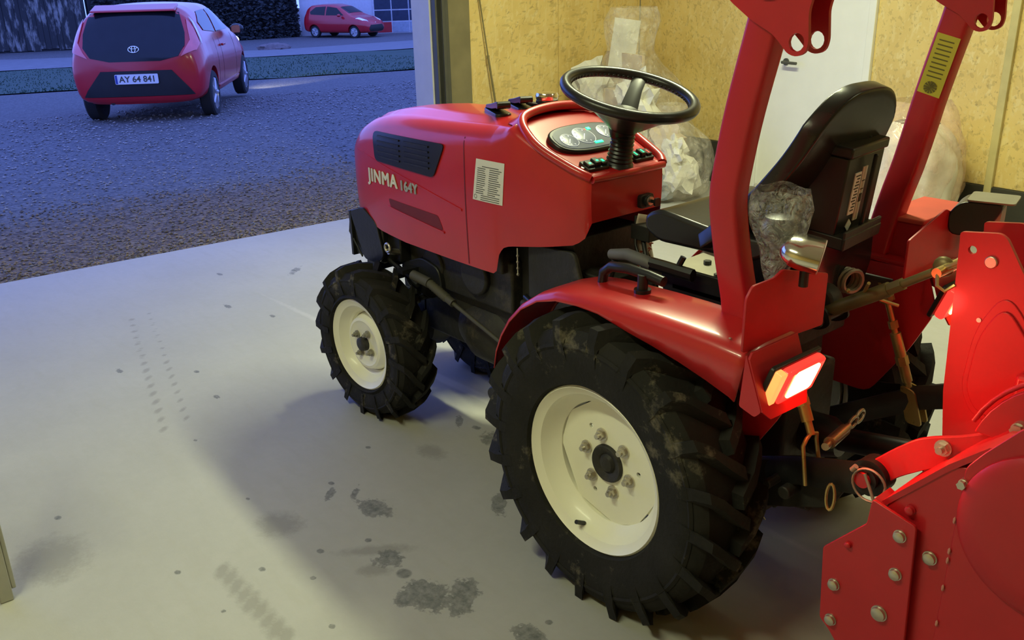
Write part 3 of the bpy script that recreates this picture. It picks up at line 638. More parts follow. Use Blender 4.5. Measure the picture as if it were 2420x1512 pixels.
kid(B().box(.026,.036,-.032,-.018,.017,.0195), GRN, cl, 'green_lamp', bz); kid(B().box(.026,.032,-.012,-.007,.017,.0195), REDL, cl, 'red_lamp', bz)
kid(B().box(-.040,-.031,-.028,.004,.017,.0195), GRN, cl, 'green_lamp', bz)
kid(B().prism(sup(.050,.128), .021, .0225, 'XY'), mat('clear_cluster_cover', (.95,.95,.95), .05, trans=1, var=0), cl, 'cluster_glass', bz) if False else None
# switch pods either side of the column
for y, x in ((.092,.392),(-.098,.392)):
    mt = M.Translation((x, y, interp(HT, x)[0]+.002)) @ M.Rotation(-rad(22), 4, 'Y')
    sw = kid(B().prism(rrect(-.024,.024,-.042,.042,.006), -.01, .008, 'XY'), PLA, mt, 'switch_panel', tr, bev=.002)
    for k in range(3):
        kid(B().prism(rrect(-.014,.014,-.038+k*.026,-.016+k*.026,.003), .007, .015 if k != 1 else .020, 'XY'), PLA, mt, 'rocker_switch', sw, bev=.002)
        if y > 0: kid(B().box(-.006,.004 if k == 0 else .0,-.031+k*.026,-.023+k*.026,.0205 if k == 1 else .0155,.021 if k == 1 else .016), GRN, mt, 'switch_light', sw)
        else: kid(B().box(-.010,.006,-.029+k*.026,-.025+k*.026,.0205 if k == 1 else .0155,.021 if k == 1 else .016), REDL if k == 0 else GRN, mt, 'switch_light', sw)
    for yy in (-.046,.046): kid(B().cyl((0,yy,-.002),(0,yy,.003),.005,10), ZINC, mt, 'screw', sw)
# ignition lock on the rear face, with key
ig = obj('ignition_lock', B().prism(rpoly([(-.098,.955),(-.098,.915),(-.042,.915),(-.042,.955)],.01), .330, .347, 'YZ').cyl((.335,-.07,.937),(.322,-.07,.937),.018,24), BLK, tr, bev=.002)
obj('lock_barrel', B().cyl((.322,-.07,.937),(.316,-.07,.937),.013,20), ZINC, ig); obj('key', B().box(.292,.318,-.071,-.069,.932,.942).prism(rrect(-.082,-.058,.925,.950,.008), .290, .297,'YZ'), PLA, ig)
# steering column and wheel
ax = V((-sin(rad(15)), 0, cos(rad(15))))
SW = V((.345, 0, 1.2496)); base = V((.385, 0, 1.035))
col_d = (SW-base).normalized(); pts, rs = [], []
for k in range(23):
    t = k/22; pts.append(base+col_d*(t*.125)); rs.append(.031+.010*(1-t)**3+(.0035 if k % 2 else 0))
stc = obj('steering_column', B().tube(pts, rs, 24).lathe([(-.006,.045),(.012,.043),(.018,.036)], base, 'Z', 24), PLA, tr, smooth=50)
mt = M.Translation(SW) @ M.Rotation(-rad(15.2), 4, 'Y')
swh = None
pts = [(.183*cos(2*pi*k/72), .183*sin(2*pi*k/72), 0) for k in range(72)]
b = B().tube(pts, [.0125 if k % 2 else .0145 for k in range(72)] and [.0160]*72, 12, close=True, upv=(0,0,1))
for k in range(72):
    a = 2*pi*k/72
    b.blob((.1705*cos(a), .1705*sin(a), -.005), (.0065,.0065,.0065), 1)
swh = kid(b, PLA, mt, 'steering_wheel', tr, smooth=60)
b = B()
for a in (rad(-56), rad(92), rad(178)):
    d = V((cos(a), sin(a), 0)); b.tube([d*.176+V((0,0,-.003)), d*.12+V((0,0,-.022)), d*.06+V((0,0,-.060)), d*.028+V((0,0,-.080))], [.020,.019,.024,.030], 8, sx=.38, sy=1.15, upv=(0,0,1))
kid(b, PLA, mt, 'spoke', swh, smooth=50)
b = B(); b.grid(lambda a, c: V(((.176*(1-c)+.040*c)*cos(rad(94+84*a)), (.176*(1-c)+.040*c)*sin(rad(94+84*a)), -.004-.096*c+.0*sin(pi*a))), 16, 8)
o = kid(b, PLA, mt, 'spoke_skirt', swh, smooth=60); md = o.modifiers.new('s','SOLIDIFY'); md.thickness = .005
b = B(); b.grid(lambda a, c: V(((.125-.012*c)*cos(rad(118+34*a)), (.125-.012*c)*sin(rad(118+34*a)), -.036-.008*c)), 6, 1); kid(b, mat('worn_silver_label', (.35,.35,.33), .5), mt, 'skirt_label', swh, smooth=0)
kid(B().lathe([(-.13,.031),(-.115,.038),(-.095,.044),(-.06,.046),(-.046,.036),(-.044,.01)], (0,0,0), 'Z', 32), PLA, mt, 'wheel_boss', swh, smooth=50)

# ---- chassis, engine, axle (dark mechanical mass below the hood)
b = B().box(.66,1.42,-.085,.085,.44,.80).box(.72,1.30,-.13,.13,.52,.70).cyl((.9,-.13,.62),(.9,.15,.62),.07,20).cyl((1.15,-.1,.60),(1.15,.14,.60),.06,20)
for k in range(5): b.box(.74+.11*k,.80+.11*k,-.155,.155,.66,.74)
eng = obj('engine', b, CAST, tr, bev=.008)
b = B().box(1.38,1.575,-.193,.193,.565,.70).box(1.30,1.42,-.17,.17,.58,.70).box(1.50,1.56,-.16,.16,.5,.6); obj('front_frame', b, BLK, tr, bev=.006)
b = B().prism(rpoly([(1.58,.735),(1.49,.765),(1.40,.720),(1.36,.60),(1.41,.562),(1.50,.562)],.02), .195, .205, 'XZ').prism(rpoly([(1.58,.735),(1.49,.765),(1.40,.720),(1.36,.60),(1.41,.562),(1.50,.562)],.02), -.205, -.195, 'XZ')
b.tube([(1.50,.2,.755),(1.58,.2,.735),(1.60,.2,.65),(1.52,.2,.565)], .004, 6); b.box(1.575,1.59,-.205,.205,.56,.735); obj('front_bumper', b, BLK, tr, bev=.003)
b = B(); b.tube([(1.315+.016*cos(2*pi*k/16),.215,.645+.016*sin(2*pi*k/16)) for k in range(16)], .005, 8, close=True); b.cyl((1.315,.10,.60),(1.315,.212,.632),.012,12); obj('tow_eye', b, ZINC, tr, smooth=60)
b = B().cyl((1.366,-.20,.31),(1.366,.20,.31),.035,20).lathe([(-.09,.05),(-.06,.095),(0,.11),(.06,.095),(.09,.05)], (1.366,0,.31), 'Y', 28).box(1.30,1.43,-.07,.07,.36,.5)
for s_ in (1, -1):
    b.cyl((1.366,.20*s_,.20),(1.366,.20*s_,.42),.045,20).blob((1.366,.20*s_,.30),(.07,.05,.07),2)
    b.tube([(1.366,.19*s_,.42),(1.30,.17*s_,.46),(1.24,.14*s_,.48)], .016, 8)
ax_ = obj('front_axle', b, CAST, tr, smooth=40)
obj('tie_rod', B().cyl((1.22,-.17,.46),(1.22,.17,.46),.010,10).blob((1.22,.17,.46),(.02,.02,.02),2).blob((1.22,-.17,.46),(.02,.02,.02),2), BLK, tr)
# ribbed steering boot and drag link seen over the front axle
pts = [V((1.085,.20,.562)).lerp(V((.93,.20,.515)), k/24) for k in range(25)]
obj('steering_cylinder', B().tube(pts[:17], [.017 if k % 2 else .0135 for k in range(17)], 14).cyl(pts[16], pts[21], .014, 14).cyl(pts[20], (.66,.20,.44), .007, 10).cyl((1.17,.21,.575),(1.085,.20,.562),.018,14), mat('grimy_rubber_boot', (.07,.065,.045), .6), tr, smooth=60)
b = B().box(1.36,1.40,-.16,.24,.50,.515).box(1.22,1.26,-.1,.22,.565,.58).cyl((1.45,.17,.60),(1.20,.17,.52),.011,8); obj('front_brace', b, BLK, tr)
b = B().prism(rpoly([(1.34,.57),(1.20,.62),(1.1,.60),(1.08,.52),(1.14,.47),(1.30,.49)],.03), .12, .15,'XZ').box(.98,1.36,.05,.12,.56,.70); obj('side_bracket', b, BLK, tr, bev=.004)
b = B().box(-.22,.70,-.12,.12,.27,.58).box(.1,.6,-.15,.15,.34,.5).box(-.24,.08,-.14,.14,.5,.70).cyl((0,-.34,.39),(0,.34,.39),.07,24).lathe([(-.2,.13),(-.12,.16),(.12,.16),(.2,.13)], (0,0,.39), 'Y', 28)
b.box(-.30,-.2,-.11,.11,.30,.62).cyl((-.34,0,.44),(-.2,0,.44),.05,20).box(.55,1.32,-.07,.07,.30,.46); b.lathe([(.78,.1),(.86,.13),(.98,.13),(1.08,.09)], (0,0,.38), 'X', 24)
obj('transmission', b, CAST, tr, bev=.01)
obj('drain_pipe', B().cyl((1.08,.05,.42),(1.05,.05,.29),.010,10), BLK, tr)
# hydraulic hoses / wiring under the dashboard
b = B()
for i in range(9):
    y = .10+.012*i*random.random(); x0 = .25+.05*random.random(); b.tube([(x0+.25,y,.80-.02*i),(x0+.12,y+.03,.72),(x0,y+.02,.66-.01*i),(x0-.10,y,.60)], .007, 8)
b.tube([(.62,.16,.62),(.45,.21,.60),(.30,.22,.66),(.18,.20,.72),(.08,.20,.74)], .010, 8); b.tube([(.66,.15,.55),(.5,.2,.50),(.33,.22,.58),(.22,.21,.68)], .009, 8)
b.tube([(.33,-.02,.90),(.31,.0,.82),(.28,.01,.78)], .005, 8)
obj('hoses', b, PLA, tr, smooth=60)
b = B().box(.42,.62,-.14,.14,.60,.84).box(.30,.45,-.10,.12,.58,.74).box(.30,.5,.02,.15,.55,.68).prism(rpoly([(.60,.80),(.40,.81),(.36,.70),(.42,.6),(.60,.55)],.02),.15,.165,'XZ'); obj('clutch_housing', b, CAST, tr, bev=.006)
b = B().prism(rpoly([(.33,.35),(.31,.29),(.36,.275),(.62,.275),(.66,.32),(.64,.35)],.015), .12, .30, 'XZ'); ft = obj('step_plate', b, BLK, tr, bev=.004)
for x, y in ((.60,.16),(.50,.19),(.42,.24),(.50,.26)): obj('step_bolt', B().cyl((x,y,.35),(x,y,.357),.009,8), ZINC, ft)
b = B().cyl((.62,.19,.70),(.62,.19,.785),.0025,6)
for k in range(4): b.blob((.62,.19,.70+.02*k),(.005,.005,.006),1)
obj('bead_chain', b, ZINC, tr)
# pedals and linkage in the gap under the dashboard
b = B().tube([(.33,-.03,.88),(.30,-.035,.80),(.27,-.03,.76)], .006, 8).box(.26,.33,-.06,.0,.835,.88).tube([(.30,-.02,.84),(.24,.02,.76),(.20,.03,.70)], .008, 8).obox((.235,.01,.755),(.03,.05,.07),ry=.4)
obj('brake_pedal', b, BLK, tr, bev=.003)
b = B().prism(rpoly([(.28,-.165),(.29,-.36),(.05,-.36),(.03,-.015),(.10,-.015)],.01), .73,.74,'XY'); fp = obj('foot_plate', b, OLIVE, tr, bev=.003)
for x, y in ((.20,-.20),(.21,-.30),(.10,-.12)): obj('plate_bolt', B().cyl((x,y,.74),(x,y,.752),.012,6), BLK, fp)
# ---- seat
b = B(); b.prism(rpoly([(.108,.945),(.108,.985),(.06,1.005),(-.10,.985),(-.26,.985),(-.28,.955),(-.22,.925),(.06,.92)],.02), -.20,.195,'XZ')
o = obj('seat_cushion', b, SEAT, tr, bev=.022, segs=3, smooth=60)
obj('seat_spring_box', B().box(-.22,-.10,-.08,.08,.76,.93).box(-.26,-.08,-.12,.12,.76,.785), BLK, tr, bev=.006)
def seatback(a, c):
    # a: across, c: up.  A shell with wrapped sides, leaning back
    t = -1+2*a; y0 = .205*t; k = abs(t)**3.2
    zt = .950+(.375-.085*k)*c; wv = 1-.10*c-.10*max(0, c-.6)/.4
    x = -.135-.225*c-.035*sin(pi*c)+.060*k*(1-.5*c)
    return V((x, y0*wv, zt))
b = B(); b.grid(seatback, 24, 16)
sbk = obj('seat_back', b, SEAT, tr, smooth=70); md = sbk.modifiers.new('s','SOLIDIFY'); md.thickness = .045; md.offset = 0; md = sbk.modifiers.new('b','BEVEL'); md.width = .018; md.segments = 3; md.limit_method = 'ANGLE'; md.angle_limit = rad(50)
# ---- battery on its bracket behind the seat
mtb = M.Translation((-.352,-.035,1.085)) @ M.Rotation(rad(6), 4, 'Z') @ M.Rotation(rad(-6), 4, 'Y')
bt = kid(B().box(-.0,.105,-.095,.095,-.10,.085), PLA, mtb, 'battery', tr, bev=.004)
kid(B().box(-.006,.11,-.10,.10,.085,.110), PLA, mtb, 'battery_lid', bt, bev=.005)
kid(B().cyl((.03,-.07,.11),(.03,-.07,.125),.011,12).box(.02,.10,-.08,-.04,.108,.155).cyl((.075,.07,.11),(.075,.07,.125),.011,12), PLA, mtb, 'terminal', bt, bev=.004)
kid(B().box(-.0025,.0,.018,.050,-.055,.045), WHT, mtb, 'battery_label', bt, smooth=0); kid(B().box(-.0025,.0,-.010,.012,-.075,.055), WHT, mtb, 'battery_label', bt, smooth=0)
b = B()
for k in range(12): b.box(-.0035,-.0024,.022+.002*(k%3),.046-.003*((k*7)%4),.036-.0075*k,.039-.0075*k)
b.box(-.0035,-.0024,-.006,.008,.02,.022).box(-.0035,-.0024,-.006,.008,.0,.002).box(-.0035,-.0024,-.006,.008,-.03,-.01)
kid(b, INK, mtb, 'label_print', bt, smooth=0)
kid(B().obox((-.0018,.033,-.082),(.002,.022,.022),rx=.7), WHT, mtb, 'warning_label', bt, smooth=0)
b = B().prism([(-.10,-.125),(.10,-.125),(.10,-.095),(-.10,-.095)], -.03, .12, 'YZ').box(-.028,-.02,-.10,.10,-.125,-.08).box(-.022,-.012,-.012,-.002,-.1,.085); kid(b, BLK, mtb, 'battery_tray', tr, bev=.003)
b = B().prism(rpoly([(-.215,.972),(.02,.960),(.03,.86),(-.02,.74),(-.16,.74),(-.22,.86)],.012), -.302,-.295,'YZ'); rbp = obj('rear_cover_plate', b, mat('glossy_black_plate', (.02,.018,.018), .14), tr, bev=.002)
# ---- fenders
def fender(s_):
    T = [(.408,.545,.010),(.398,.60,.012),(.375,.655,.014),(.34,.71,.016),(.29,.762,.018),(.225,.806,.022),(.15,.832,.026),(.07,.843,.030),(0,.846,.034),(-.10,.849,.056),(-.17,.850,.068),(-.25,.850,.083),(-.33,.848,.100),(-.40,.843,.114),(-.425,.838,.118)]
    b = B(); sec = []; yo, yi = .475, .298
    for i, (x, z, D) in enumerate(T):
        p0, p1 = V(T[max(0,i-1)][:2]), V(T[min(len(T)-1,i+1)][:2]); d = (p1-p0).normalized(); nx, nz = -d.y, d.x
        if nz < 0: nx, nz = -nx, -nz
        k = min(1, D/.05)
        row = [(yi,-.012),(yi,-.003),(yi+.008,0),(yo-.075,0),(yo-.035,-.003*k),(yo-.014,-.010*k),(yo-.004,-.022*k),(yo,-.036*k if D > .04 else -D*.8),(yo+.002,-D)]
        sec.append([b.bm.verts.new((x+nx*dn, y*s_, z+nz*dn)) for y, dn in row])
    for A, Q in zip(sec, sec[1:]):
        for i in range(len(A)-1): b.bm.faces.new((A[i], A[i+1], Q[i+1], Q[i]))
    o = obj('fender', b, RED, tr, smooth=50); md = o.modifiers.new('s','SOLIDIFY'); md.thickness = .004; md.offset = -1 if s_ > 0 else 1
    # rear end: sheet that carries the tail lamp
    b = B().prism(rpoly([(-.424,.838),(-.470,.722),(-.455,.706),(-.415,.718)], .006), (yo-.002)*s_, (yo+.002)*s_, 'XZ')
    c = [(-.424,.840),(-.430,.838),(-.478,.720),(-.470,.716)]
    q = B(); P = [(.300,.838),(.300,.75),(.325,.700),(.455,.703),(.475,.722),(.475,.828),(.462,.838)]
    f = lambda y, z, t: (-.424-(.838-z)*.38-t, y*s_, z)
    A = [b.bm.verts.new(f(y, z, 0)) for y, z in P]; Q = [b.bm.verts.new(f(y, z, .005)) for y, z in P]
    b.bm.faces.new(A); b.bm.faces.new(Q[::-1])
    for i in range(len(P)): j = (i+1) % len(P); b.bm.faces.new((A[i], Q[i], Q[j], A[j]))
    rp_ = obj('fender_rear_panel', b, RED2, tr, bev=.0015)
    obj('fender_rivet', B().blob((-.36,(yo-.03)*s_,.846),(.004,.004,.002),1), ZINC, o)
    b = B().prism(rpoly([(.25,.62),(.10,.83),(-.42,.836),(-.455,.74),(-.40,.62),(-.30,.46),(.2,.46)],.03), .294*s_, .299*s_, 'XZ'); obj('fender_inner_panel', b, RED2, tr)
    # upright gusset plate in front of lamp
    b = B().prism(rpoly([(.478*s_,.838),(.476*s_,.955),(.457*s_,.978),(.385*s_,.978),(.355*s_,.990),(.30*s_,.975),(.178*s_,.942),(.180*s_,.820)],.008), -.416,-.410,'YZ'); obj('gusset_plate', b, RED2, tr, bev=.001)
    mt = M.Translation((-.452, .366*s_, .772)) @ M.Rotation(rad(-20), 4, 'Y')
    tb = kid(B().prism(rrect(-.088,.088,-.048,.048,.008), -.012, .0,'YZ'), BLK, mt, 'tail_lamp', tr, bev=.003)
    kid(B().prism(rrect(-.075,.062,-.045,.045,.010) if s_ > 0 else rrect(-.062,.075,-.045,.045,.010), -.036, -.012,'YZ'), LENS, mt, 'lamp_lens', tb, bev=.007, smooth=60)
    kid(B().prism(rrect(-.052,.040,-.030,.040,.012) if s_ > 0 else rrect(-.034,.046,-.034,.036,.012), -.039, -.034,'YZ'), HOT, mt, 'lamp_hotspot', tb, bev=.002)
    kid(B().prism(rrect(.064*s_-.0,.086*s_,-.045,.045,.004) if s_ > 0 else rrect(-.086,-.064,-.045,.045,.004), -.032, -.012,'YZ'), AMB, mt, 'amber_strip', tb, bev=.003)
    l = bpy.data.lights.new('tail_lamp_glow', 'SPOT'); l.energy = 6.5; l.color = (1, .05, .04); l.shadow_soft_size = .03; l.spot_size = rad(170); l.spot_blend = .6
    lo = bpy.data.objects.new('tail_lamp_glow', l); COL.objects.link(lo); lo.matrix_world = M.Translation((-.505, .37*s_, .79)) @ M.Rotation(rad(90+8), 4, 'Y'); lo.parent = tr
AMB = mat('amber_lens', (.8,.25,.05), .2, emit=(1,.30,.08), es=1.6)
for s_ in (1, -1): fender(s_)
# ---- roll-bar posts
def post(s_):
    if s_ > 0:
        YT = [(.80,.308),(.89,.316),(.99,.330),(1.12,.345),(1.31,.360),(1.48,.375),(1.82,.375)]
        P = [(-.290,.82),(-.283,.89),(-.270,.98),(-.261,1.06),(-.260,1.12),(-.272,1.19),(-.300,1.31),(-.350,1.478),(-.45,1.82)]
    else:
        YT = [(.80,.330),(.89,.335),(1.0,.345),(1.1,.350),(1.27,.360),(1.44,.375),(1.82,.375)]
        P = [(-.255,.82),(-.264,.89),(-.283,1.0),(-.304,1.09),(-.320,1.18),(-.335,1.27),(-.368,1.44),(-.45,1.82)]
    b = B(); rings = []
    sm_ = []
    for i in range(len(P)-1):
        p0, p1, p2_, p3 = [V(P[max(0, min(len(P)-1, j))]) for j in (i-1, i, i+1, i+2)]
        for k in range(4): t = k/4; sm_.append(.5*((2*p1)+(p2_-p0)*t+(2*p0-5*p1+4*p2_-p3)*t*t+(3*p1-p0-3*p2_+p3)*t**3))
    sm_.append(V(P[-1]))
    sec = rrect(-.036,.036,-.026,.026,.010,3)
    for i, p in enumerate(sm_):
        d = (sm_[min(i+1,len(sm_)-1)]-sm_[max(0,i-1)]).normalized(); nx = V((d.y, -d.x))
        rings.append([b.bm.verts.new((p.x+nx.x*u_, interp(YT, p.y)[0]*s_+v_, p.y+nx.y*u_)) for u_, v_ in sec])
    for A, Q in zip(rings, rings[1:]):
        for i in range(len(sec)): b.bm.faces.new((A[i], A[(i+1)%len(sec)], Q[(i+1)%len(sec)], Q[i]))
    b.bm.faces.new(rings[0]); b.bm.faces.new(rings[-1])
    o = obj('roll_bar_post', b, RED2, tr, smooth=50)
    # folding hinge: cheek plates with pin eyes
    for yy in ((.408,.342) if s_ > 0 else (-.342,-.408)):
        P2 = rpoly([(-.23,1.64),(-.245,1.56),(-.285,1.515),(-.335,1.482),(-.385,1.458),(-.405,1.440),(-.420,1.424),(-.440,1.419),(-.458,1.427),(-.463,1.446),(-.458,1.50),(-.50,1.66)], .010)
        obj('hinge_plate', B().prism(P2, yy-.004, yy+.004, 'XZ', holes=[(-.438,1.445,.0165)]), RED2, o, bev=0)
    obj('hinge_web', B().prism([(-.30,1.52),(-.36,1.49),(-.41,1.50),(-.46,1.66),(-.30,1.66)], (.346 if s_ > 0 else -.404), (.404 if s_ > 0 else -.346), 'XZ'), RED2, o, bev=.003)
    obj('hinge_bolt', B().cyl((-.37,.33*s_,1.545),(-.37,.42*s_,1.545),.014,12).cyl((-.37,.41*s_,1.545),(-.37,.425*s_,1.545),.022,6), ZINC, o)
    return o
pl = post(1); prr = post(-1)
obj('roll_bar_arch', B().tube([(-.42,.365,1.80),(-.44,.33,1.92),(-.445,.25,1.95),(-.445,-.25,1.95),(-.44,-.33,1.92),(-.42,-.365,1.80)], .034, 12), RED2, tr, smooth=60)
# yellow warning sticker on right post (rear-left face)
def pc(z): return interp([(1.18,-.320),(1.27,-.335),(1.44,-.368)], z)[0]
def py_(z): return -(interp([(1.1,.350),(1.27,.360),(1.44,.375)], z)[0]-.0270)
b = B(); b.bm.faces.new([b.bm.verts.new(p) for p in ((pc(1.27)-.032,py_(1.262),1.262),(pc(1.27)+.026,py_(1.276),1.276),(pc(1.41)+.026,py_(1.416),1.416),(pc(1.41)-.032,py_(1.402),1.402))])
ys_ = obj('warning_sticker', b, YEL, prr, smooth=0, solid=.0008, label='yellow warning sticker')
b = B()
for k in range(9):
    z = 1.395-.0105*k; b.bm.faces.new([b.bm.verts.new(p) for p in ((pc(z)-.022,py_(z)+.001,z-.002),(pc(z)+.016,py_(z)+.001,z+.006),(pc(z)+.016,py_(z)+.001,z+.003),(pc(z)-.022,py_(z)+.001,z-.005))])
c = V((pc(1.285)-.003, py_(1.285)+.0012, 1.287)); 
for k in range(12): a = 2*pi*k/12; b.bm.faces.new([b.bm.verts.new(p) for p in (c, c+V((.017*cos(a),0,.015*sin(a))), c+V((.017*cos(a+.4),0,.015*sin(a+.4))))])
obj('sticker_print', b, mat('sticker_ink', (.16,.14,.02), .6), ys_, smooth=0)
# ---- work lamps
b = B(); mt = M.Translation((-.440,.335,1.030)) @ M.Rotation(rad(28),4,'Z') @ M.Rotation(rad(-12),4,'Y')
b.grid(lambda a, c: V((-.040+.085*c, .060*cos(2*pi*a)*(1-c**4)**.5, .036*sin(2*pi*a)*(1-c**4)**.5)), 32, 12, closeu=True)
wl = kid(b, CHR, mt, 'work_lamp', tr, smooth=60, label='chrome work lamp')
kid(B().prism([(.058*cos(2*pi*k/32), .034*sin(2*pi*k/32)) for k in range(32)], -.043, -.036, 'YZ'), mat('pinkish_lamp_glass', (.75,.55,.5), .12, spec=.8), mt, 'lamp_glass', wl)
obj('lamp_stem', B().cyl((-.44,.315,.95),(-.44,.315,1.01),.010,10), BLK, wl)
mt = M.Translation((-.455,-.44,.965)) @ M.Rotation(rad(15),4,'Z')
b = B().prism(rpoly([(-.07,.045),(.03,.045),(.06,.01),(.05,-.045),(-.02,-.04),(-.05,.0)],.02), -.055,.055,'XZ'); w2 = kid(b, PLA, mt, 'work_lamp', tr, bev=.01, segs=3, smooth=60, label='black hooded work lamp')
kid(B().prism(rpoly([(-.09,-.055),(.02,-.055),(.02,.055),(-.09,.055)],.012), .046,.050,'XY'), OLIVE, mt, 'lamp_hood', w2); kid(B().prism(rrect(-.045,.045,-.03,.035,.015), -.062,-.05,'YZ'), mat('dull_lamp_glass', (.55,.42,.36), .2), mt, 'lamp_glass', w2)
obj('lamp_stem', B().cyl((-.44,-.44,.86),(-.44,-.44,.93),.010,10), BLK, w2)
# ---- toolbox on right fender
tbx = obj('toolbox', B().box(-.372,-.252,-.575,-.325,.846,.945), RED2, tr, bev=.004)
obj('toolbox_lid', B().box(-.378,-.247,-.582,-.320,.945,.957), mat('faded_red_lid', (.58,.07,.04), .6), tbx, bev=.003)
obj('lid_hinge', B().cyl((-.258,-.45,.962),(-.258,-.41,.962),.007,10), BLK, tbx)
# ---- grab rails and levers on left fender
b = B().tube([(.105,.35,.835),(.10,.35,.865),(.075,.35,.885),(.02,.35,.892),(-.05,.35,.890),(-.095,.35,.885)], .013, 12); gl = obj('grab_rail', b, PLA, tr, smooth=60, label='dark grab rail on rubber feet')
obj('rail_foot', B().cyl((-.038,.36,.846),(-.038,.36,.892),.013,14).cyl((-.038,.36,.846),(-.038,.36,.856),.021,14), PLA, gl)
b = B().tube([(.22,.22,.70),(.20,.22,.80),(.185,.22,.85)], .009, 8); lv = obj('gear_lever', b, BLK, tr)
obj('lever_grip', B().tube([(.20,.22,.862),(.14,.22,.874),(.07,.22,.868),(.055,.22,.862)], [.014,.0165,.0165,.013], 14), GREY, lv, smooth=60)
b = B().tube([(.06,.22,.868),(.02,.215,.866),(-.07,.21,.862)], .014, 8, sx=1.2).cyl((-.02,.21,.87),(-.03,.20,.90),.008,8); obj('hydraulic_lever', b, PLA, tr)
b = B().prism(rpoly([(.06,.86),(-.16,.86),(-.18,.72),(.0,.70),(.05,.78)],.02), .17,.18,'XZ').box(-.14,.02,.10,.18,.80,.815); obj('lever_guide', b, BLK, tr, bev=.002)
# ---- hydraulic lift, three-point linkage
b = B().box(-.30,-.10,-.13,.13,.70,.80).cyl((-.25,-.20,.77),(-.25,.20,.77),.032,20).lathe([(-.02,.04),(0,.045),(.03,.04)],(-.30,-.02,.80),'Y',20)
lc = obj('lift_cover', b, CAST, tr, bev=.006)
for s_ in (1,-1):
    obj('lift_arm', B().tube([(-.25,.19*s_,.775),(-.30,.215*s_,.80),(-.36,.235*s_,.80)], [.03,.026,.018], 10, sx=1, sy=.6), BLK, tr)
b = B().cyl((-.280,.0,.756),(-.31,.0,.775),.012,12).cyl((-.300,0,.768),(-.47,0,.875),.0175,16).cyl((-.46,0,.868),(-.50,0,.895),.0155,6).cyl((-.49,0,.888),(-.565,0,.938),.010,12).blob((-.585,0,.955),(.024,.014,.024),2)
tl = obj('top_link', b, mat('olive_zinc', (.22,.18,.08), .45, metal=.5, var=.2), tr, smooth=50)
for i in range(7): obj('thread', B().lathe([(-.001,.0105),(.001,.0125),(.003,.0105)], (0,0,0), 'X', 12), YZN, tl, loc=None) if False else None
b = B().cyl((-.445,.05,.895),(-.405,-.005,.845),.004,8).cyl((-.405,-.005,.845),(-.47,-.055,.82),.004,8).blob((-.385,.03,.857),(.006,.006,.006),1); obj('link_tommy_bar', b, YZN, tl)
b = B().prism(rpoly([(-.40,.015),(-.33,.015),(-.33,-.015),(-.40,-.015)],.01), .0,.006,'XY') if False else B().prism(rpoly([(-.20,.80),(-.26,.83),(-.345,.80),(-.36,.765),(-.33,.745),(-.24,.74)],.015), -.045,-.037,'XZ').prism(rpoly([(-.20,.80),(-.26,.83),(-.345,.80),(-.36,.765),(-.33,.745),(-.24,.74)],.015), .037,.045,'XZ').cyl((-.335,-.06,.775),(-.335,.06,.775),.010,12).blob((-.335,.065,.775),(.016,.01,.016),2)
obj('top_link_bracket', b, BLK, tr)
# check-spring on its black knob beside the top link
b = B()
for k in range(3): b.tube([(-.30-.012*k+.028*cos(2*pi*j/16)*.35,-.10+.028*cos(2*pi*j/16),.835+.028*sin(2*pi*j/16)) for j in range(16)], .006, 6, close=True)
obj('draft_spring', b, OLIVE, tr)
def lift_rod(s_, top, bot, m, uclip):
    top, bot = V(top), V(bot); L_ = bot-top
    def at(t): return top+L_*t
    r = obj('lift_rod', B().cyl(at(.10), at(.42), .008, 12).cyl(at(.30), at(.36), .0125, 6).cyl(at(.40), at(.60), .014, 16, ).cyl(at(.59), at(.66), .0165, 6).cyl(at(.66), at(.80), .0135, 16).cyl(at(.78), at(.92), .009, 12), m, tr, smooth=50)
    b = B()
    for d in (-.014, .014): b.tube([at(.0)+V((0,d,0)), at(.14)+V((0,d,0))], .012, 8, sx=1.2, sy=.35, upv=(1,0,0))
    b.cyl(at(.0)+V((0,-.022,0)), at(.0)+V((0,.022,0)), .008, 10).cyl(at(.12)+V((0,-.015,0)), at(.12)+V((0,.015,0)), .012, 10); obj('upper_clevis', b, m, r)
    if uclip:
        b = B().tube([at(1.05)+V((0,.026,-.08)), at(1.0)+V((.01,.026,0)), at(.93)+V((.0,.020,0)), at(.905), at(.93)+V((.0,-.020,0)), at(1.0)+V((.01,-.026,0)), at(1.03)+V((0,-.026,-.05))], .005, 10)
    else:
        b = B().prism(rpoly([(at(.86).x+.02,at(.86).z+.01),(at(.86).x-.022,at(.86).z+.0),(at(1.14).x-.024,at(1.14).z),(at(1.14).x+.02,at(1.14).z)],.012), at(1).y+.014, at(1).y+.020,'XZ').prism(rpoly([(at(.86).x+.02,at(.86).z+.01),(at(.86).x-.022,at(.86).z+.0),(at(1.14).x-.024,at(1.14).z),(at(1.14).x+.02,at(1.14).z)],.012), at(1).y-.020, at(1).y-.014,'XZ')
    obj('lower_clevis', b, m, r, smooth=50)
lift_rod(1, (-.36,.24,.80), (-.485,.285,.585), YZN, True)
lift_rod(-1, (-.335,-.235,.80), (-.44,-.275,.475), YZN, False)
for s_ in (1,-1):
    b = B().tube([(-.12,.16*s_,.33),(-.30,.22*s_,.42),(-.45,.275*s_,.50),(-.60,.30*s_,.555),(-.635,.305*s_,.578)], [.022,.026,.028,.030,.032], 10, sx=1.25, sy=.5, upv=(0,0,1)).cyl((-.638,.283*s_,.580),(-.638,.325*s_,.580),.040,24)
    ll = obj('lower_link', b, BLK, tr, smooth=50)
    obj('link_ball', B().cyl((-.638,.270*s_,.580),(-.638,.335*s_,.580),.024,20), CAST, ll, smooth=50)
    # turnbuckle check chain
    p, q_ = V((-.46,.255*s_,.545)), V((-.36,.10*s_,.50)) 
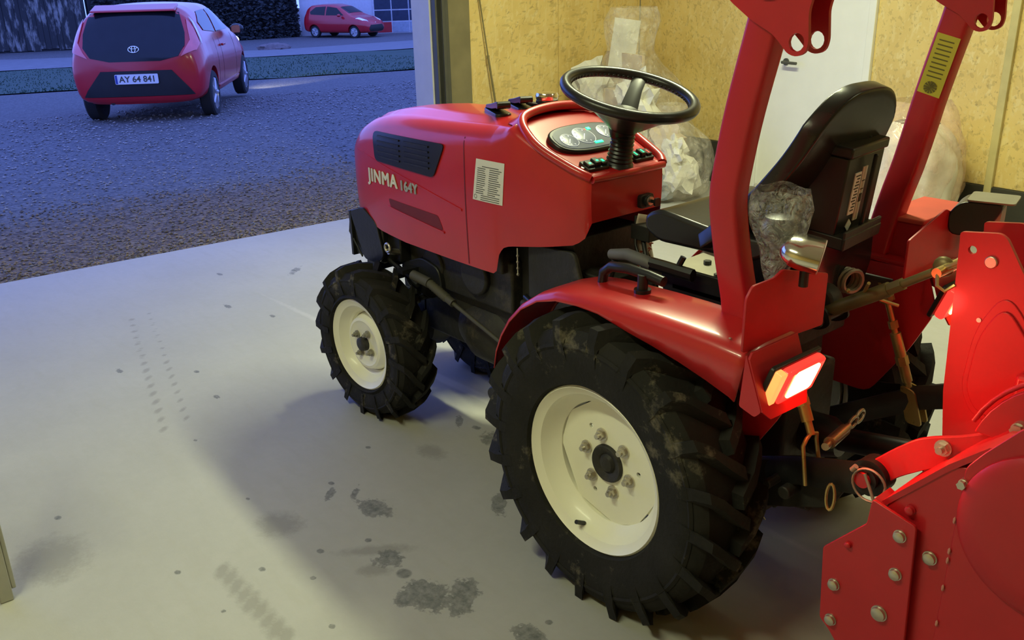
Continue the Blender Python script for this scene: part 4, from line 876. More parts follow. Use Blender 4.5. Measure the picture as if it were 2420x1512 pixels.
p, q_ = V((-.505,.255,.590)), V((-.56,.05,.628))
p = V((-.50,.262,.575)); q_ = V((-.44,-.02,.545))
b = B().cyl(p, p.lerp(q_,.12), .009, 10).cyl(p.lerp(q_,.10), p.lerp(q_,.45), .014, 14).cyl(p.lerp(q_,.45), p.lerp(q_,.55), .009, 10)
def eye(c, d, l, w_, r_, bb):
    d = d.normalized(); s2 = V((0,0,1)); s2 = (s2-d*s2.dot(d)).normalized()
    return bb.tube([c+d*(l*cos(2*pi*k/20))+s2*(w_*sin(2*pi*k/20)) for k in range(20)], r_, 8, close=True)
eye(p.lerp(q_,.66), q_-p, .032, .012, .0045, b); eye(p.lerp(q_,.84), q_-p, .032, .014, .0045, b)
obj('check_turnbuckle', b, mat('worn_zinc_chain', (.42,.36,.26), .4, metal=.8, var=.2), tr, smooth=60)
b = B(); b.cyl((-.12,.20,.32),(-.46,.23,.40),.02,10).box(-.30,-.16,-.28,.28,.27,.30).cyl((-.43,.30,.44),(-.43,.22,.44),.016,12).cyl((-.39,.31,.45),(-.39,.24,.45),.012,8).box(-.36,-.33,.20,.215,.33,.42).prism(rpoly([(-.24,.30),(-.52,.42),(-.56,.50),(-.46,.52),(-.2,.42)],.02),.235,.25,'XZ')
obj('drawbar_frame', b, CAST, tr, bev=.003)
b = B().tube([(-.30,.25,.33),(-.33,.25,.30),(-.35,.24,.305),(-.33,.24,.325),(-.30,.245,.31)], .003, 6); obj('wire_clip', b, ZINC, tr)
b = B().tube([(-.560+.010*sin(2*pi*k/16),.325,.50+.032*cos(2*pi*k/16)) for k in range(16)], .0035, 8, close=True); obj('linch_pin', b, YZN, tr)
b = B().cyl((-.30,0,.44),(-.62,-.0,.50),.030,20).lathe([(-.30,.05),(-.36,.055),(-.40,.04)], (0,0,.45), 'X', 20); b.cyl((-.62,0,.50),(-.80,0,.53),.045,20)
obj('drive_shaft', b, PLA, tr, smooth=50)
# ================================================================ THE RED IMPLEMENT ON THE LINKAGE
TL = thing('rotary_tiller', 'red bolted steel rotary tiller hitched behind the tractor at the right', 'tiller', (-1.0, 0, 0))
def tk(name, b, m=RED2, par=None, **k):
    o = obj(name, b, m, par or TL, **k)
    if par is None: o.matrix_parent_inverse = M.Translation((1.0, 0, 0))
    return o
bpy.context.view_layer.update()
mp = [(-.636,1.040),(-.634,1.055),(-.713,1.066),(-.728,1.058),(-.775,.985),(-.92,.82),(-1.02,.62),(-.90,.55),(-.668,.560),(-.650,.70)]
for yy, lab in ((.055, None), (-.055, None)):
    o = tk('mast_plate', B().prism(rpoly(mp, .008), yy-.005, yy+.005, 'XZ', holes=[(-.664,1.022,.009)]), bev=.0)
    if yy > 0:
        tk('mast_rivet', B().cyl((-.705,yy,1.005),(-.705,yy+.010,1.005),.013,20), ZINC, o, bev=.002); tk('mast_rivet', B().cyl((-.700,yy,.878),(-.700,yy+.007,.878),.005,14), ZINC, o)
        bo = rpoly([(-.745,.955),(-.695,.86),(-.685,.72),(-.715,.665),(-.80,.655),(-.88,.70),(-.87,.80)], .05, 6)
        b = B(); b.prism(bo, yy+.004, yy+.008, 'XZ'); tk('pressed_boss', b, RED2, o, bev=.004, segs=3)
        cx = sum(p[0] for p in bo)/len(bo); cz = sum(p[1] for p in bo)/len(bo); b = B(); b.prism([(cx+(x-cx)*.86, cz+(z-cz)*.86) for x, z in bo], yy+.0075, yy+.013, 'XZ'); tk('pressed_boss', b, RED2, o, bev=.005, segs=3)
tk('mast_spacer', B().cyl((-.664,-.06,1.022),(-.664,.0,1.022),.009,12).box(-.9,-.75,-.05,.05,.6,.7))
# clevis yoke of the top link, pinned at the mast
b = B().tube([(-.575,.02,.945),(-.60,.035,.962),(-.635,.035,.985),(-.65,.035,1.0)], .006, 8).tube([(-.575,-.02,.945),(-.60,-.03,.962),(-.635,-.03,.985)], .006, 8).cyl((-.60,-.05,.958),(-.60,.065,.958),.011,14).tube([(-.60,.06,.958),(-.61,.075,.935),(-.625,.07,.925),(-.64,.06,.94)], .004, 6)
tk('hitch_pin', b, YZN)
arm = rpoly([(-.600,.560),(-.605,.600),(-.635,.615),(-.672,.655),(-.715,.695),(-.745,.712),(-.80,.735),(-.92,.80),(-1.0,.80),(-1.0,.58),(-.86,.60),(-.815,.655),(-.785,.662),(-.745,.640),(-.69,.598),(-.650,.552),(-.620,.542)], .02)
for s_ in (1,-1):
    o = tk('hitch_arm', B().prism(arm, .297*s_, .309*s_, 'XZ'), bev=.002)
    if s_ > 0:
        pn = tk('lower_hitch_pin', B().cyl((-.636,.24,.583),(-.636,.348,.583),.0165,20), RED2)
        tk('washer', B().cyl((-.636,.336,.583),(-.636,.341,.583),.028,24), BLK, pn)
        b = B().tube([(-.655+.036*cos(2*pi*k/24),.352,.582+.036*sin(2*pi*k/24)) for k in range(24)], .0028, 6, close=True).cyl((-.690,.35,.588),(-.684,.35,.555),.004,8).cyl((-.622,.35,.612),(-.614,.35,.600),.006,8).cyl((-.640,.345,.60),(-.675,.355,.545),.0035,8)
        tk('linch_ring', b, OLIVE, pn, smooth=60)
        for x, z, r in ((-.772,.700,.013),): tk('hex_bolt', B().cyl((x,.309,z),(x,.313,z),r*1.3,20).cyl((x,.312,z),(x,.322,z),r,6).cyl((x,.32,z),(x,.331,z),r*.55,12), ZINC, o)
# side plates on the left flank
Y = .45
pa = tk('side_plate', B().prism(rpoly([(-.868,.60),(-.870,.752),(-.895,.79),(-.95,.86),(-1.35,.86),(-1.50,.70),(-1.50,.25),(-1.35,.06),(-.86,.06)], .01), Y-.012, Y-.002, 'XZ'), bev=.002)
pb = tk('side_plate', B().prism([(-.737,.610),(-.838,.738),(-.874,.748),(-.872,.06),(-.735,.06)], Y-.024, Y-.013, 'XZ'), bev=.002)
pcp = tk('side_plate', B().prism(rpoly([(-.717,.622),(-.712,.566),(-.628,.470),(-.638,.302),(-.66,.285),(-.735,.20),(-.74,.06),(-.81,.06),(-.817,.34),(-.806,.603)], .006), Y, Y+.008, 'XZ'), bev=.0015)
pf = tk('front_flange', B().prism([(-.717,.622),(-.712,.56),(-.725,.56),(-.735,.612)], Y-.06, Y-.001, 'XZ'), bev=.001)
for x, z, y0, r in ((-.78,.572,Y+.008,.0115),(-.782,.488,Y+.008,.0115),(-.762,.385,Y+.008,.015),(-.662,.398,Y+.008,.0115),(-.664,.312,Y+.008,.0115),(-.832,.541,Y-.012,.0125),(-.682,.503,Y+.006,.007),(-.783,.622,Y-.012,.009)):
    tk('bolt', B().cyl((x,y0,z),(x,y0+.003,z),r*1.12,20).lathe([(y0+.002,r),(y0+.009,r*.92),(y0+.011,r*.6),(y0+.0115,.001)], (x,0,z), 'Y', 20), (RED2 if r < .01 else ZINC), pcp if y0 > Y else pb)
# housing hood sheet across
prof = [(-.722,.610),(-.838,.742),(-.90,.80),(-1.0,.83),(-1.2,.80),(-1.40,.62),(-1.48,.40)]
b = B(); b.prism(prof + [(x-.005,z-.010) for x, z in prof[::-1]], -Y, Y-.010, 'XZ'); tk('housing_hood', b, smooth=30)
tk('side_plate', B().prism(rpoly([(-.72,.60),(-.85,.76),(-1.0,.85),(-1.35,.82),(-1.48,.60),(-1.48,.25),(-1.35,.06),(-.72,.06)], .01), -Y-.006, -Y+.004, 'XZ'), bev=.002)
# chain-case drum with rim
dc = (-1.02, .675)
drum = tk('chain_case', B().lathe([(Y-.002,.150),(Y+.006,.149),(Y+.014,.138),(Y+.018,.10),(Y+.019,.06),(Y+.019,.001)], (dc[0],0,dc[1]), 'Y', 56), smooth=40)
b = B().tube([(dc[0]+.21*cos(a), Y-.13, dc[1]+.035+.21*sin(a)) for a in [rad(20+8*k) for k in range(20)]], .006, 8, sx=.8); tk('rim_flange', b, smooth=60)
b = B().prism([(dc[0]+.20*cos(rad(15+8*k)), dc[1]+.035+.20*sin(rad(15+8*k))) for k in range(20)], Y-.14, Y-.125, 'XZ'); tk('inner_case', b, bev=.003)
for x, z, y_, r in ((-.845,.715,.325,.016),(-.868,.745,.33,.009),(-.905,.80,.335,.012),(-.872,.722,Y-.002,.008)):
    tk('bolt', B().cyl((x,y_-.02,z),(x,y_+.004,z),r*1.1,16).cyl((x,y_+.003,z),(x,y_+.014,z),r,6), CHR if r > .015 else ZINC, drum)
for z in (.645,.58,.56,.50,.42):
    tk('weld_spot', B().blob((-.868,Y+.001,z),(.003,.003,.008),1), mat('pale_scuff', (.6,.25,.2), .5) if z == .645 else bpy.data.materials['pale_scuff'], pa)
tk('gearbox', B().box(-1.05,-.80,-.10,.10,.62,.80).cyl((-.80,0,.53),(-.85,0,.66),.05,20), bev=.01)
rot = tk('tine_rotor', B().cyl((-1.1,-.44,.24),(-1.1,.43,.24),.035,16), BLK)
for k in range(8):
    y = -.40+.115*k
    for j in range(2):
        a = k*.8+j*pi; b = B().tube([(-1.1+.03*cos(a),y,.24+.03*sin(a)),(-1.1+.13*cos(a),y,.24+.13*sin(a)),(-1.1+.18*cos(a+.25),y+.02,.24+.18*sin(a+.25)),(-1.1+.175*cos(a+.35),y+.05,.24+.175*sin(a+.35))], [.015,.014,.013,.008], 6, sx=.4)
        tk('tine', b, BLK, rot)
tk('side_skid', B().box(-1.4,-.75,Y-.03,Y,.0,.07)); tk('side_skid', B().box(-1.4,-.75,-Y,-Y+.03,.0,.07))
# ================================================================ BAGS IN THE CORNER, PLASTIC WRAP, PAPER TAG, LEANING ROD
def film(name, col, op, rough=.12, bstr=.6, bsc=9, gl=.25):
    m = bpy.data.materials.new(name); m.use_nodes = True; nt = m.node_tree; N = nt.nodes.new; L = nt.links.new; b = nt.nodes['Principled BSDF']; o = nt.nodes['Material Output']
    b.inputs['Base Color'].default_value = (*col, 1); b.inputs['Roughness'].default_value = rough; b.inputs['Specular IOR Level'].default_value = .6
    tc = N('ShaderNodeTexCoord'); v = N('ShaderNodeTexNoise'); v.inputs['Scale'].default_value = bsc; v.inputs['Detail'].default_value = 3; v.inputs['Distortion'].default_value = 1.5; L(tc.outputs['Object'], v.inputs['Vector'])
    bp = N('ShaderNodeBump'); bp.inputs['Strength'].default_value = bstr; bp.inputs['Distance'].default_value = .03; L(v.outputs[0], bp.inputs['Height']); L(bp.outputs[0], b.inputs['Normal'])
    n2 = N('ShaderNodeTexNoise'); n2.inputs['Scale'].default_value = bsc*1.4; n2.inputs['Detail'].default_value = 5; L(tc.outputs['Object'], n2.inputs['Vector'])
    mr = N('ShaderNodeMapRange'); mr.inputs[1].default_value = .35; mr.inputs[2].default_value = .7; mr.inputs[3].default_value = op*.5; mr.inputs[4].default_value = min(1, op*1.6); L(n2.outputs[0], mr.inputs[0])
    t = N('ShaderNodeBsdfTransparent'); mx = N('ShaderNodeMixShader'); L(mr.outputs[0], mx.inputs[0]); L(t.outputs[0], mx.inputs[1]); L(b.outputs[0], mx.inputs[2]); L(mx.outputs[0], o.inputs[0])
    return m
FILM = film('clear_film', (.86,.80,.70), .24, .12, 1.0, 12); FILM2 = film('thin_film', (.8,.78,.74), .30, .10, 1.6, 34); PINK = film('pinkish_film', (.85,.60,.48), .30)
def bag_mesh(prof, seed, folds=9, amp=.10, n=48, m=26, ex=1.0, lean=(0,0)):
    """prof: (height, radius)"""
    b = B(); H = prof[-1][0]
    def fn(a, c):
        z = H*c; r, = interp(prof, z); th = 2*pi*a
        k = 1+amp*noise.noise(V((cos(th)*1.6, sin(th)*1.6, z*3+seed)))*1.6+amp*.5*sin(th*folds+5*noise.noise(V((cos(th),sin(th),z*4+seed))))*(.3+c)
        return V((r*k*cos(th)*ex+lean[0]*c*c, r*k*sin(th)+lean[1]*c*c, z))
    b.grid(fn, n, m, closeu=True)
    bv = [v for v in b.bm.verts if v.co.z < 1e-5]
    for v in bv: v.co.z = .0
    return b
def crumple(c, r, seed, mt=None): return B().blob(c, r, 3, .55, 2.3, seed)
def put(o, u, v, z, rz=0): o.location = gpos(u, v, z); o.rotation_euler = (0,0,rz-ANG); return o
PAP = mat('crumpled_paper', (.72,.70,.62), .7, var=.08); CARD = mat('brown_cardboard', (.50,.36,.22), .8); CARD2 = mat('pale_cardboard', (.62,.50,.36), .75); FOIL = mat('green_wrap', (.30,.36,.16), .35, var=.5, scale=30); GREYW = mat('bluegrey_wrap', (.25,.28,.30), .4); DARKW = mat('grey_wrap', (.12,.12,.13), .3)
o = put(obj('waste_bag', bag_mesh([(0,.28),(.06,.38),(.3,.43),(.55,.42),(.75,.36),(.88,.24),(1.0,.17),(1.22,.20),(1.30,.16)], 1.3, 9, .10), FILM, smooth=60), 3.54, -3.02, .002); tag(o, 'tall transparent waste bag of cardboard and paper in the wall corner behind the steering wheel', 'bag')
def inner(name, b, m, u, v, z, rz, label, cat, grp=None, **k):
    o = put(obj(name, b, m, **k), u, v, z, rz); tag(o, label, cat, grp); return o
inner('cardboard_box', B().box(-.21,.21,-.15,.15,0,.70).box(-.21,.21,-.02,.02,.7,.703).box(-.01,.01,-.153,.153,.45,.70), CARD2, 3.66, -3.04, .03, -.25, 'pale cardboard box standing inside the tall waste bag, seen through the steering wheel', 'box', bev=.004)
b = B().box(-.095,.095,-.004,.004,0,.36); inner('white_sheet', b, PAP, 3.62, -2.98, .86, 0, 'upright white sheet sticking up in the neck of the tall waste bag', 'sheet', bev=.001).rotation_euler = (.10, -.14, .75)
inner('flattened_carton', B().box(-.26,.24,-.012,.012,0,.22).box(-.26,.24,.012,.03,.0,.02), CARD2, 3.60, -3.0, .76, -.2, 'flattened carton lying across the top of the tall waste bag', 'carton', bev=.002)
for i, (u, v, z, r, m_, lb) in enumerate(((3.32,-2.88,.66,.15,PAP,'crumpled white paper high on the right side of the tall waste bag'),(3.80,-2.86,.76,.13,PAP,'crumpled cream paper at the upper left inside the tall waste bag'),(3.30,-2.82,.38,.14,PAP,'crumpled white paper low on the right side of the tall waste bag'),(3.82,-2.82,.50,.11,CARD2,'crumpled tan wrapping at the left side of the tall waste bag'))):
    inner('paper_wad', crumple((0,0,0), (r,r*.75,r*1.2), i*3.3), m_, u, v, z, i, lb, 'paper', smooth=20)
o = put(obj('waste_bag', bag_mesh([(0,.18),(.05,.27),(.22,.31),(.4,.27),(.5,.16),(.56,.07),(.66,.10)], 5.1, 7, .10), FILM, smooth=60), 3.08, -2.98, .002); tag(o, 'low round transparent waste bag of wrappers to the right of the tall one', 'bag')
for i, (x, y, z, r, m_, lb) in enumerate(((.0,.06,.40,.13,CARD2,'tan wrapper at the top of the low waste bag'),(-.17,.08,.20,.12,PAP,'white wrapper at the right of the low waste bag'),(.10,.16,.24,.10,FOIL,'green patterned wrapper in the low waste bag'),(.02,.18,.09,.11,PAP,'white paper at the bottom of the low waste bag'),(-.04,.21,.25,.07,mat('floral_wrap', (.62,.45,.45), .5, var=.4, scale=60),'small pink patterned packet in the low waste bag'),(.20,.05,.34,.09,DARKW,'dark grey film bundled at the left of the low waste bag'),(-.13,.10,.36,.10,PAP,'cream paper near the upper right of the low waste bag'),(-.10,.18,.11,.08,GREYW,'blue-grey wrapper low on the right of the low waste bag'))):
    inner('wrapper', crumple((0,0,0), (r,r*.7,r), i*5.3+1), m_, 3.08+x, -2.98+y, z, i, lb, 'wrapper', smooth=20)
o = put(obj('rubbish_sack', bag_mesh([(0,.15),(.05,.24),(.25,.27),(.5,.26),(.62,.20),(.68,.12)], 9.7, 11, .10), mat('white_sack_film', (.78,.74,.64), .45, bump=.3, bscale=6), smooth=60), 1.36, -3.22, .02); tag(o, 'full white sack on the floor by the right wall behind the right roll-bar post', 'bag')
o = put(obj('plastic_sleeve', bag_mesh([(0,.20),(.3,.29),(.6,.28),(.74,.20),(.80,.15)], 2.7, 8, .12), PINK, smooth=60), 1.36, -3.22, .025); tag(o, 'thin pinkish clear sleeve around the white sack by the right wall', 'bag')
# crumpled clear bag hanging behind the left post
o = obj('clear_plastic_bag', B().grid(lambda a, c: (lambda th, r, z: V((r*cos(th)*(1+.13*noise.noise(V((cos(th)*2,sin(th)*2,c*4)))), r*sin(th)*.8*(1+.13*noise.noise(V((sin(th)*2,3,c*4)))), z)))(2*pi*a, interp([(0,.022),(.15,.030),(.35,.040),(.55,.058),(.8,.070),(1,.060)], c)[0], -.10+.205*c+.004*sin(4*2*pi*a)*(c > .9)), 40, 24, closeu=True), FILM2, smooth=40)
o.location = (-.378, .325, 1.045); tag(o, 'crumpled clear plastic bag bunched behind the left roll-bar post', 'bag')
o = obj('wrapped_receiver', B().lathe([(-.09,.010),(-.02,.016),(.0,.034),(.03,.038),(.045,.030),(.05,.01)], (0,0,0), 'Z', 20), DARKW, smooth=40); o.location = (-.378, .325, 1.045); tag(o, 'dark stalked fitting inside the crumpled clear plastic bag', 'fitting')
b = B().grid(lambda a, c: V((.310-.010*a+.01*sin(5*c), .012-.055*a-.02+.0*c, .912-.165*c-.015*a)), 6, 10); o = obj('paper_tag', b, mat('paper_tag_stock', (.72,.66,.55), .6), smooth=60, solid=.0006); tag(o, 'long white paper tag with red writing hanging from the ignition key', 'tag')
tb = text_bm('SALG', .026, bold=.0008); tb2 = text_bm('1994', .022, bold=.0006)
for v in tb.verts: v.co = V((0, v.co.x, v.co.y))
for v in tb2.verts: v.co = V((0, v.co.x, v.co.y-.028))
b = B()
for q_ in (tb, tb2):
    me = bpy.data.meshes.new('t'); q_.to_mesh(me); b.bm.from_mesh(me)
bmesh.ops.transform(b.bm, matrix=M.Translation((.3000,-.033,.792)) @ M.Rotation(rad(-3),4,'Y') @ M.Rotation(rad(180),4,'Z') @ M.Rotation(rad(80),4,'X'), verts=b.bm.verts)
obj('red_writing', b, mat('red_felt_pen', (.5,.08,.05), .6), o, smooth=0)
rod_pts = [gpos(4.03,-2.0,1.50), gpos(4.02,-2.05,1.20), gpos(4.015,-2.065,1.0), gpos(4.005,-2.12,.55), gpos(3.985,-2.2,.03)]
o = obj('leaning_rod', B().cyl(rod_pts[0], rod_pts[2], .0055, 10).cyl(V(rod_pts[2])+V((0,0,.004)), V(rod_pts[2])-V((0,0,.02)), .010, 10).cyl(rod_pts[2], rod_pts[4], .008, 10), mat('dull_rod', (.20,.16,.07), .5), smooth=50); tag(o, 'thin two-part rod leaning against the board wall beside the garage doorway', 'rod')
# pale frame leg at the lower left edge
t = thing('trestle', 'pale grey upright frame leg standing on the floor at the far left edge', 'stand', (1.085, 1.655, 0), rad(-4))
LEG = mat('pale_grey_leg', (.42,.42,.36), .5)
obj('leg', B().box(-.03,.03,.0,.035,0,.95), LEG, t, bev=.004); obj('leg', B().box(-.03,.03,.55,.585,0,.95), LEG, t, bev=.004)
obj('side_rail', B().box(-.022,.022,-.012,.0,.03,.92), LEG, t, bev=.003); obj('cross_rail', B().box(-.02,.02,.035,.55,.55,.60), LEG, t, bev=.003); obj('cross_rail', B().box(-.04,.04,-.02,.60,.95,.98), LEG, t, bev=.003)
# ================================================================ CARS
def patch3(bvh, poly3, off, thick, m, name, parent, label=None, step=.08):
    """outline given by points in space roughly on the body: pushed on to the body along the outline's own normal"""
    P = [V(p) for p in poly3]; c = sum(P, V())/len(P); n = V()
    for i in range(len(P)): n += (P[i]-c).cross(P[(i+1) % len(P)]-c)
    n.normalize()
    if n.dot(V((1.1-c.x*.9, -c.y, .6-c.z))) > 0: n = -n          # outward
    ax = P[1]-P[0]; ax = (ax-n*ax.dot(n)).normalized(); ay = n.cross(ax)
    q = patch([((p-c).dot(ax), (p-c).dot(ay)) for p in P], bvh, lambda a, d: c+ax*a+ay*d+n*.6, -n, off, thick, step)
    return obj(name, q, m, parent, smooth=40, label=label)
TY = mat('car_tyre', (.015,.015,.016), .8); ALU = mat('car_alloy', (.5,.5,.52), .35, metal=.7); CG = mat('car_glass', (.010,.012,.016), .12, spec=.35); CB = mat('car_black_trim', (.012,.012,.014), .4)
CRED = mat('car_red_paint', (.50,.010,.022), .25, coat=.6, var=.02)
def car(name, label, loc, yaw, pts, rear_detail=True):
    t = thing(name, label, 'car', loc, yaw)
    # x, zbot, wbot, zmid, wmid, zbelt, wbelt, zroof, wroof
    S = pts; b = B(); rings = []
    def sec(x):
        zb, wb, zm, wm, zt, wt, zr, wr = interp(S, x)
        h = [(0, zb), (wb*.6, zb), (wb, zb+.03), (wb+(wm-wb)*.7, zb+(zm-zb)*.4), (wm, zm), (wm*.995, zm+(zt-zm)*.5), (wt, zt), (wt-(wt-wr)*.25, zt+(zr-zt)*.35), (wt-(wt-wr)*.6, zt+(zr-zt)*.72), (wr+.0, zr-.05*(zr > zt+.1)), (wr*.86, zr-.012), (wr*.45, zr+.006), (0, zr+.010)]
        return [(y, z) for y, z in h] + [(-y, z) for y, z in h[1:-1][::-1]]
    xs_ = [S[0][0]]+[S[0][0]+(S[-1][0]-S[0][0])*i/44 for i in range(1, 44)]+[S[-1][0]]
    xs_ = sorted(set(xs_+[p[0] for p in S]))
    for x in xs_: rings.append([b.bm.verts.new((x, y, z)) for y, z in sec(x)])
    for A, Q in zip(rings, rings[1:]):
        for i in range(len(A)): b.bm.faces.new((A[i], A[(i+1)%len(A)], Q[(i+1)%len(A)], Q[i]))
    b.bm.faces.new(rings[0]); b.bm.faces.new(rings[-1])
    me = b.mesh('body', 40); tmp = bpy.data.objects.new('tmp', me); COL.objects.link(tmp); md = tmp.modifiers.new('s','SUBSURF'); md.levels = 1; md.render_levels = 1
    cut = B()
    for x in (0, 2.34):
        for s_ in (1,-1): cut.cyl((x, s_*.55, .30), (x, s_*.95, .30), .335, 28)
    cm = cut.mesh('cut', 0); co = bpy.data.objects.new('cut', cm); COL.objects.link(co); md = tmp.modifiers.new('b','BOOLEAN'); md.object = co; md.operation = 'DIFFERENCE'; md.solver = 'EXACT'
    m2 = bake(tmp); bpy.data.objects.remove(tmp); bpy.data.objects.remove(co); m2.shade_smooth(); m2.set_sharp_from_angle(angle=rad(35)); m2.materials.clear()
    body = obj('body', m2, CRED, t); bv = bvh_of(m2)
    for x in (0, 2.34):
        for s_ in (1,-1):
            w_ = obj('wheel', B().lathe([(.62*s_,.20),(.63*s_,.27),(.65*s_,.29),(.77*s_,.29),(.79*s_,.27),(.795*s_,.21),(.78*s_,.19),(.7*s_,.19)], (x,0,.29), 'Y', 36), TY, t, smooth=40)
            b = B().lathe([(.74*s_,.205),(.785*s_,.20),(.785*s_,.185),(.765*s_,.18)], (x,0,.29), 'Y', 36).cyl((x,.74*s_,.29),(x,.785*s_,.29),.05,20)
            for k in range(5):
                a = 2*pi*k/5; b.tube([(x+.04*cos(a),.778*s_,.29+.04*sin(a)),(x+.19*cos(a),.775*s_,.29+.19*sin(a))], [.03,.022], 8)
            obj('alloy_rim', b, ALU, w_, smooth=40)
    return t, bv, body
#      x     zb   wb   zm   wm   zbelt wbelt zroof wroof
AY = [(-0.6, 0.36, 0.52, 0.56, 0.6, 0.7, 0.58, 0.753, 0.48), (-0.585, 0.3, 0.62, 0.55, 0.7, 0.76, 0.66, 0.848, 0.58), (-0.55, 0.26, 0.68, 0.56, 0.76, 0.84, 0.7, 0.919, 0.62), (-0.48, 0.24, 0.7, 0.58, 0.79, 0.9, 0.73, 1.041, 0.6), (-0.4, 0.24, 0.72, 0.6, 0.8, 0.95, 0.745, 1.188, 0.57), (-0.3, 0.24, 0.73, 0.6, 0.805, 0.98, 0.75, 1.332, 0.54), (-0.16, 0.23, 0.73, 0.6, 0.807, 0.99, 0.75, 1.386, 0.54), (0.1, 0.22, 0.73, 0.6, 0.807, 0.98, 0.75, 1.398, 0.55), (0.7, 0.2, 0.73, 0.58, 0.8, 0.95, 0.75, 1.399, 0.56), (1.2, 0.2, 0.73, 0.57, 0.8, 0.93, 0.75, 1.379, 0.55), (1.6, 0.2, 0.73, 0.56, 0.8, 0.92, 0.75, 1.29, 0.53), (2.0, 0.2, 0.73, 0.56, 0.8, 0.93, 0.74, 1.08, 0.56), (2.25, 0.21, 0.73, 0.57, 0.8, 0.9, 0.72, 0.944, 0.6), (2.6, 0.22, 0.7, 0.56, 0.77, 0.8, 0.68, 0.835, 0.55), (2.8, 0.25, 0.62, 0.54, 0.68, 0.68, 0.6, 0.733, 0.45), (2.86, 0.32, 0.5, 0.5, 0.56, 0.6, 0.48, 0.635, 0.36)]
c1, bv, body = car('hatchback_car', 'small red hatchback parked on the gravel with its tail towards the garage', (10.82, -2.42, -.135), rad(-34.5), AY)
RG = [(-.30,.53,1.32),(-.30,-.53,1.32),(-.40,-.60,1.06),(-.47,-.60,.90),(-.52,-.52,.78),(-.55,-.30,.74),(-.55,.30,.74),(-.52,.52,.78),(-.47,.60,.90),(-.40,.60,1.06)]
tg = patch3(bv, RG, .004, .004, CG, 'rear_window', c1, 'dark glass tailgate')
TLM = mat('car_tail_lens', (.80,.16,.20), .15, coat=.8, var=.1); TLW = mat('car_clear_lens', (.85,.8,.85), .12, coat=.8)
for s_ in (1,-1):
    patch3(bv, [(-.30,.60*s_,1.22),(-.28,.66*s_,1.10),(-.35,.735*s_,.92),(-.45,.70*s_,.84),(-.52,.50*s_,.76),(-.50,.54*s_,.82),(-.42,.62*s_,.95),(-.33,.59*s_,1.10)], .006, .010, TLM, 'tail_lamp', c1)
    patch3(bv, [(-.24,.63*s_,1.25),(-.22,.665*s_,1.18),(-.29,.735*s_,.98),(-.34,.76*s_,.92),(-.32,.70*s_,1.02)], .010, .006, TLW, 'lamp_strip', c1)
patch3(bv, [(-.56,.42,.66),(-.56,-.42,.66),(-.50,-.60,.46),(-.50,-.66,.37),(-.50,.66,.37),(-.50,.60,.46)], .004, .012, CB, 'bumper_insert', c1, 'black bumper insert')
patch3(bv, [(-.56,.62,.36),(-.56,-.62,.36),(-.52,-.60,.26),(-.52,.60,.26)], .003, .006, CRED, 'bumper_lip', c1)
b = B().prism(rrect(-.255,.255,.50,.615,.012), -.640, -.625, 'YZ'); npl = obj('number_plate', b, mat('plate_white', (.75,.75,.78), .4, var=.02), c1, label='white number plate')
tb = text_bm('AY 64 841', .070, bold=.002, sx=1.0)
for v in tb.verts: v.co = V((-.642, -v.co.x-.012, v.co.y+.525))
b = B(); b.bm.free(); b.bm = tb; obj('plate_lettering', b, INK, npl, smooth=0)
obj('plate_band', B().box(-.6425,-.6405,.225,.25,.507,.608), mat('plate_blue', (.03,.06,.35), .4), npl)
b = B()
for rx, rz, cy, cz in ((.062,.040,0,0),(.022,.038,0,0),(.044,.016,0,.021)):
    b.tube([(-.0, cy+rx*cos(2*pi*k/28), cz+rz*sin(2*pi*k/28)) for k in range(28)], .0055, 8, close=True, upv=(1,0,0))
bmesh.ops.transform(b.bm, matrix=M.Translation((-.575,0,.90)) @ M.Rotation(rad(22),4,'Y'), verts=b.bm.verts); obj('badge', b, CHR, c1, smooth=60)
b = B().prism([(-.12,1.405),(-.36,1.345),(-.375,1.322),(-.30,1.32),(-.12,1.375)], -.50,.50,'XZ'); obj('roof_spoiler', b, CRED, c1, bev=.012, segs=3)
obj('rear_wiper', B().cyl((-.50,0,.94),(-.43,.28,1.02),.008,6), CB, c1)
for s_ in (1,-1):
    patch3(bv, [(1.72,.66*s_,.99),(1.25,.60*s_,1.30),(.80,.60*s_,1.30),(.78,.70*s_,1.0)], .004, .004, CG, 'side_window', c1)
    patch3(bv, [(.72,.60*s_,1.30),(.25,.60*s_,1.29),(-.02,.66*s_,1.16),(.05,.70*s_,1.06),(.70,.70*s_,1.0)], .004, .004, CG, 'side_window', c1)
    patch3(bv, [(1.9,.81*s_,.34),(.42,.81*s_,.34),(.42,.80*s_,.28),(1.9,.80*s_,.28)], .003, .01, CRED, 'door_sill', c1)
    for x in (.42, .75, 1.72): patch3(bv, [(x,.8*s_,.95),(x+.008,.8*s_,.95),(x+.008,.8*s_,.35),(x,.8*s_,.35)], .001, .001, CB, 'door_gap', c1)
    mr = obj('wing_mirror', B().blob((1.55,.88*s_,1.0),(.08,.10,.07),2), CB, c1, smooth=60); obj('mirror_glass', B().prism(rrect(.82*s_ if s_ > 0 else -.94,.94*s_ if s_ > 0 else -.82,.95,1.05,.02), 1.465,1.475,'YZ'), mat('mirror_glass', (.6,.62,.7), .05, metal=.9) if s_ > 0 else bpy.data.materials['mirror_glass'], mr)
    obj('door_handle', B().obox((.85,.80*s_,.84),(.16,.03,.03)), CRED, c1, bev=.006)
l = bpy.data.lights.new('headlamp_beam', 'SPOT'); l.energy = 320; l.color = (1, .98, .85); l.spot_size = rad(38); l.spot_blend = .8; l.shadow_soft_size = .06
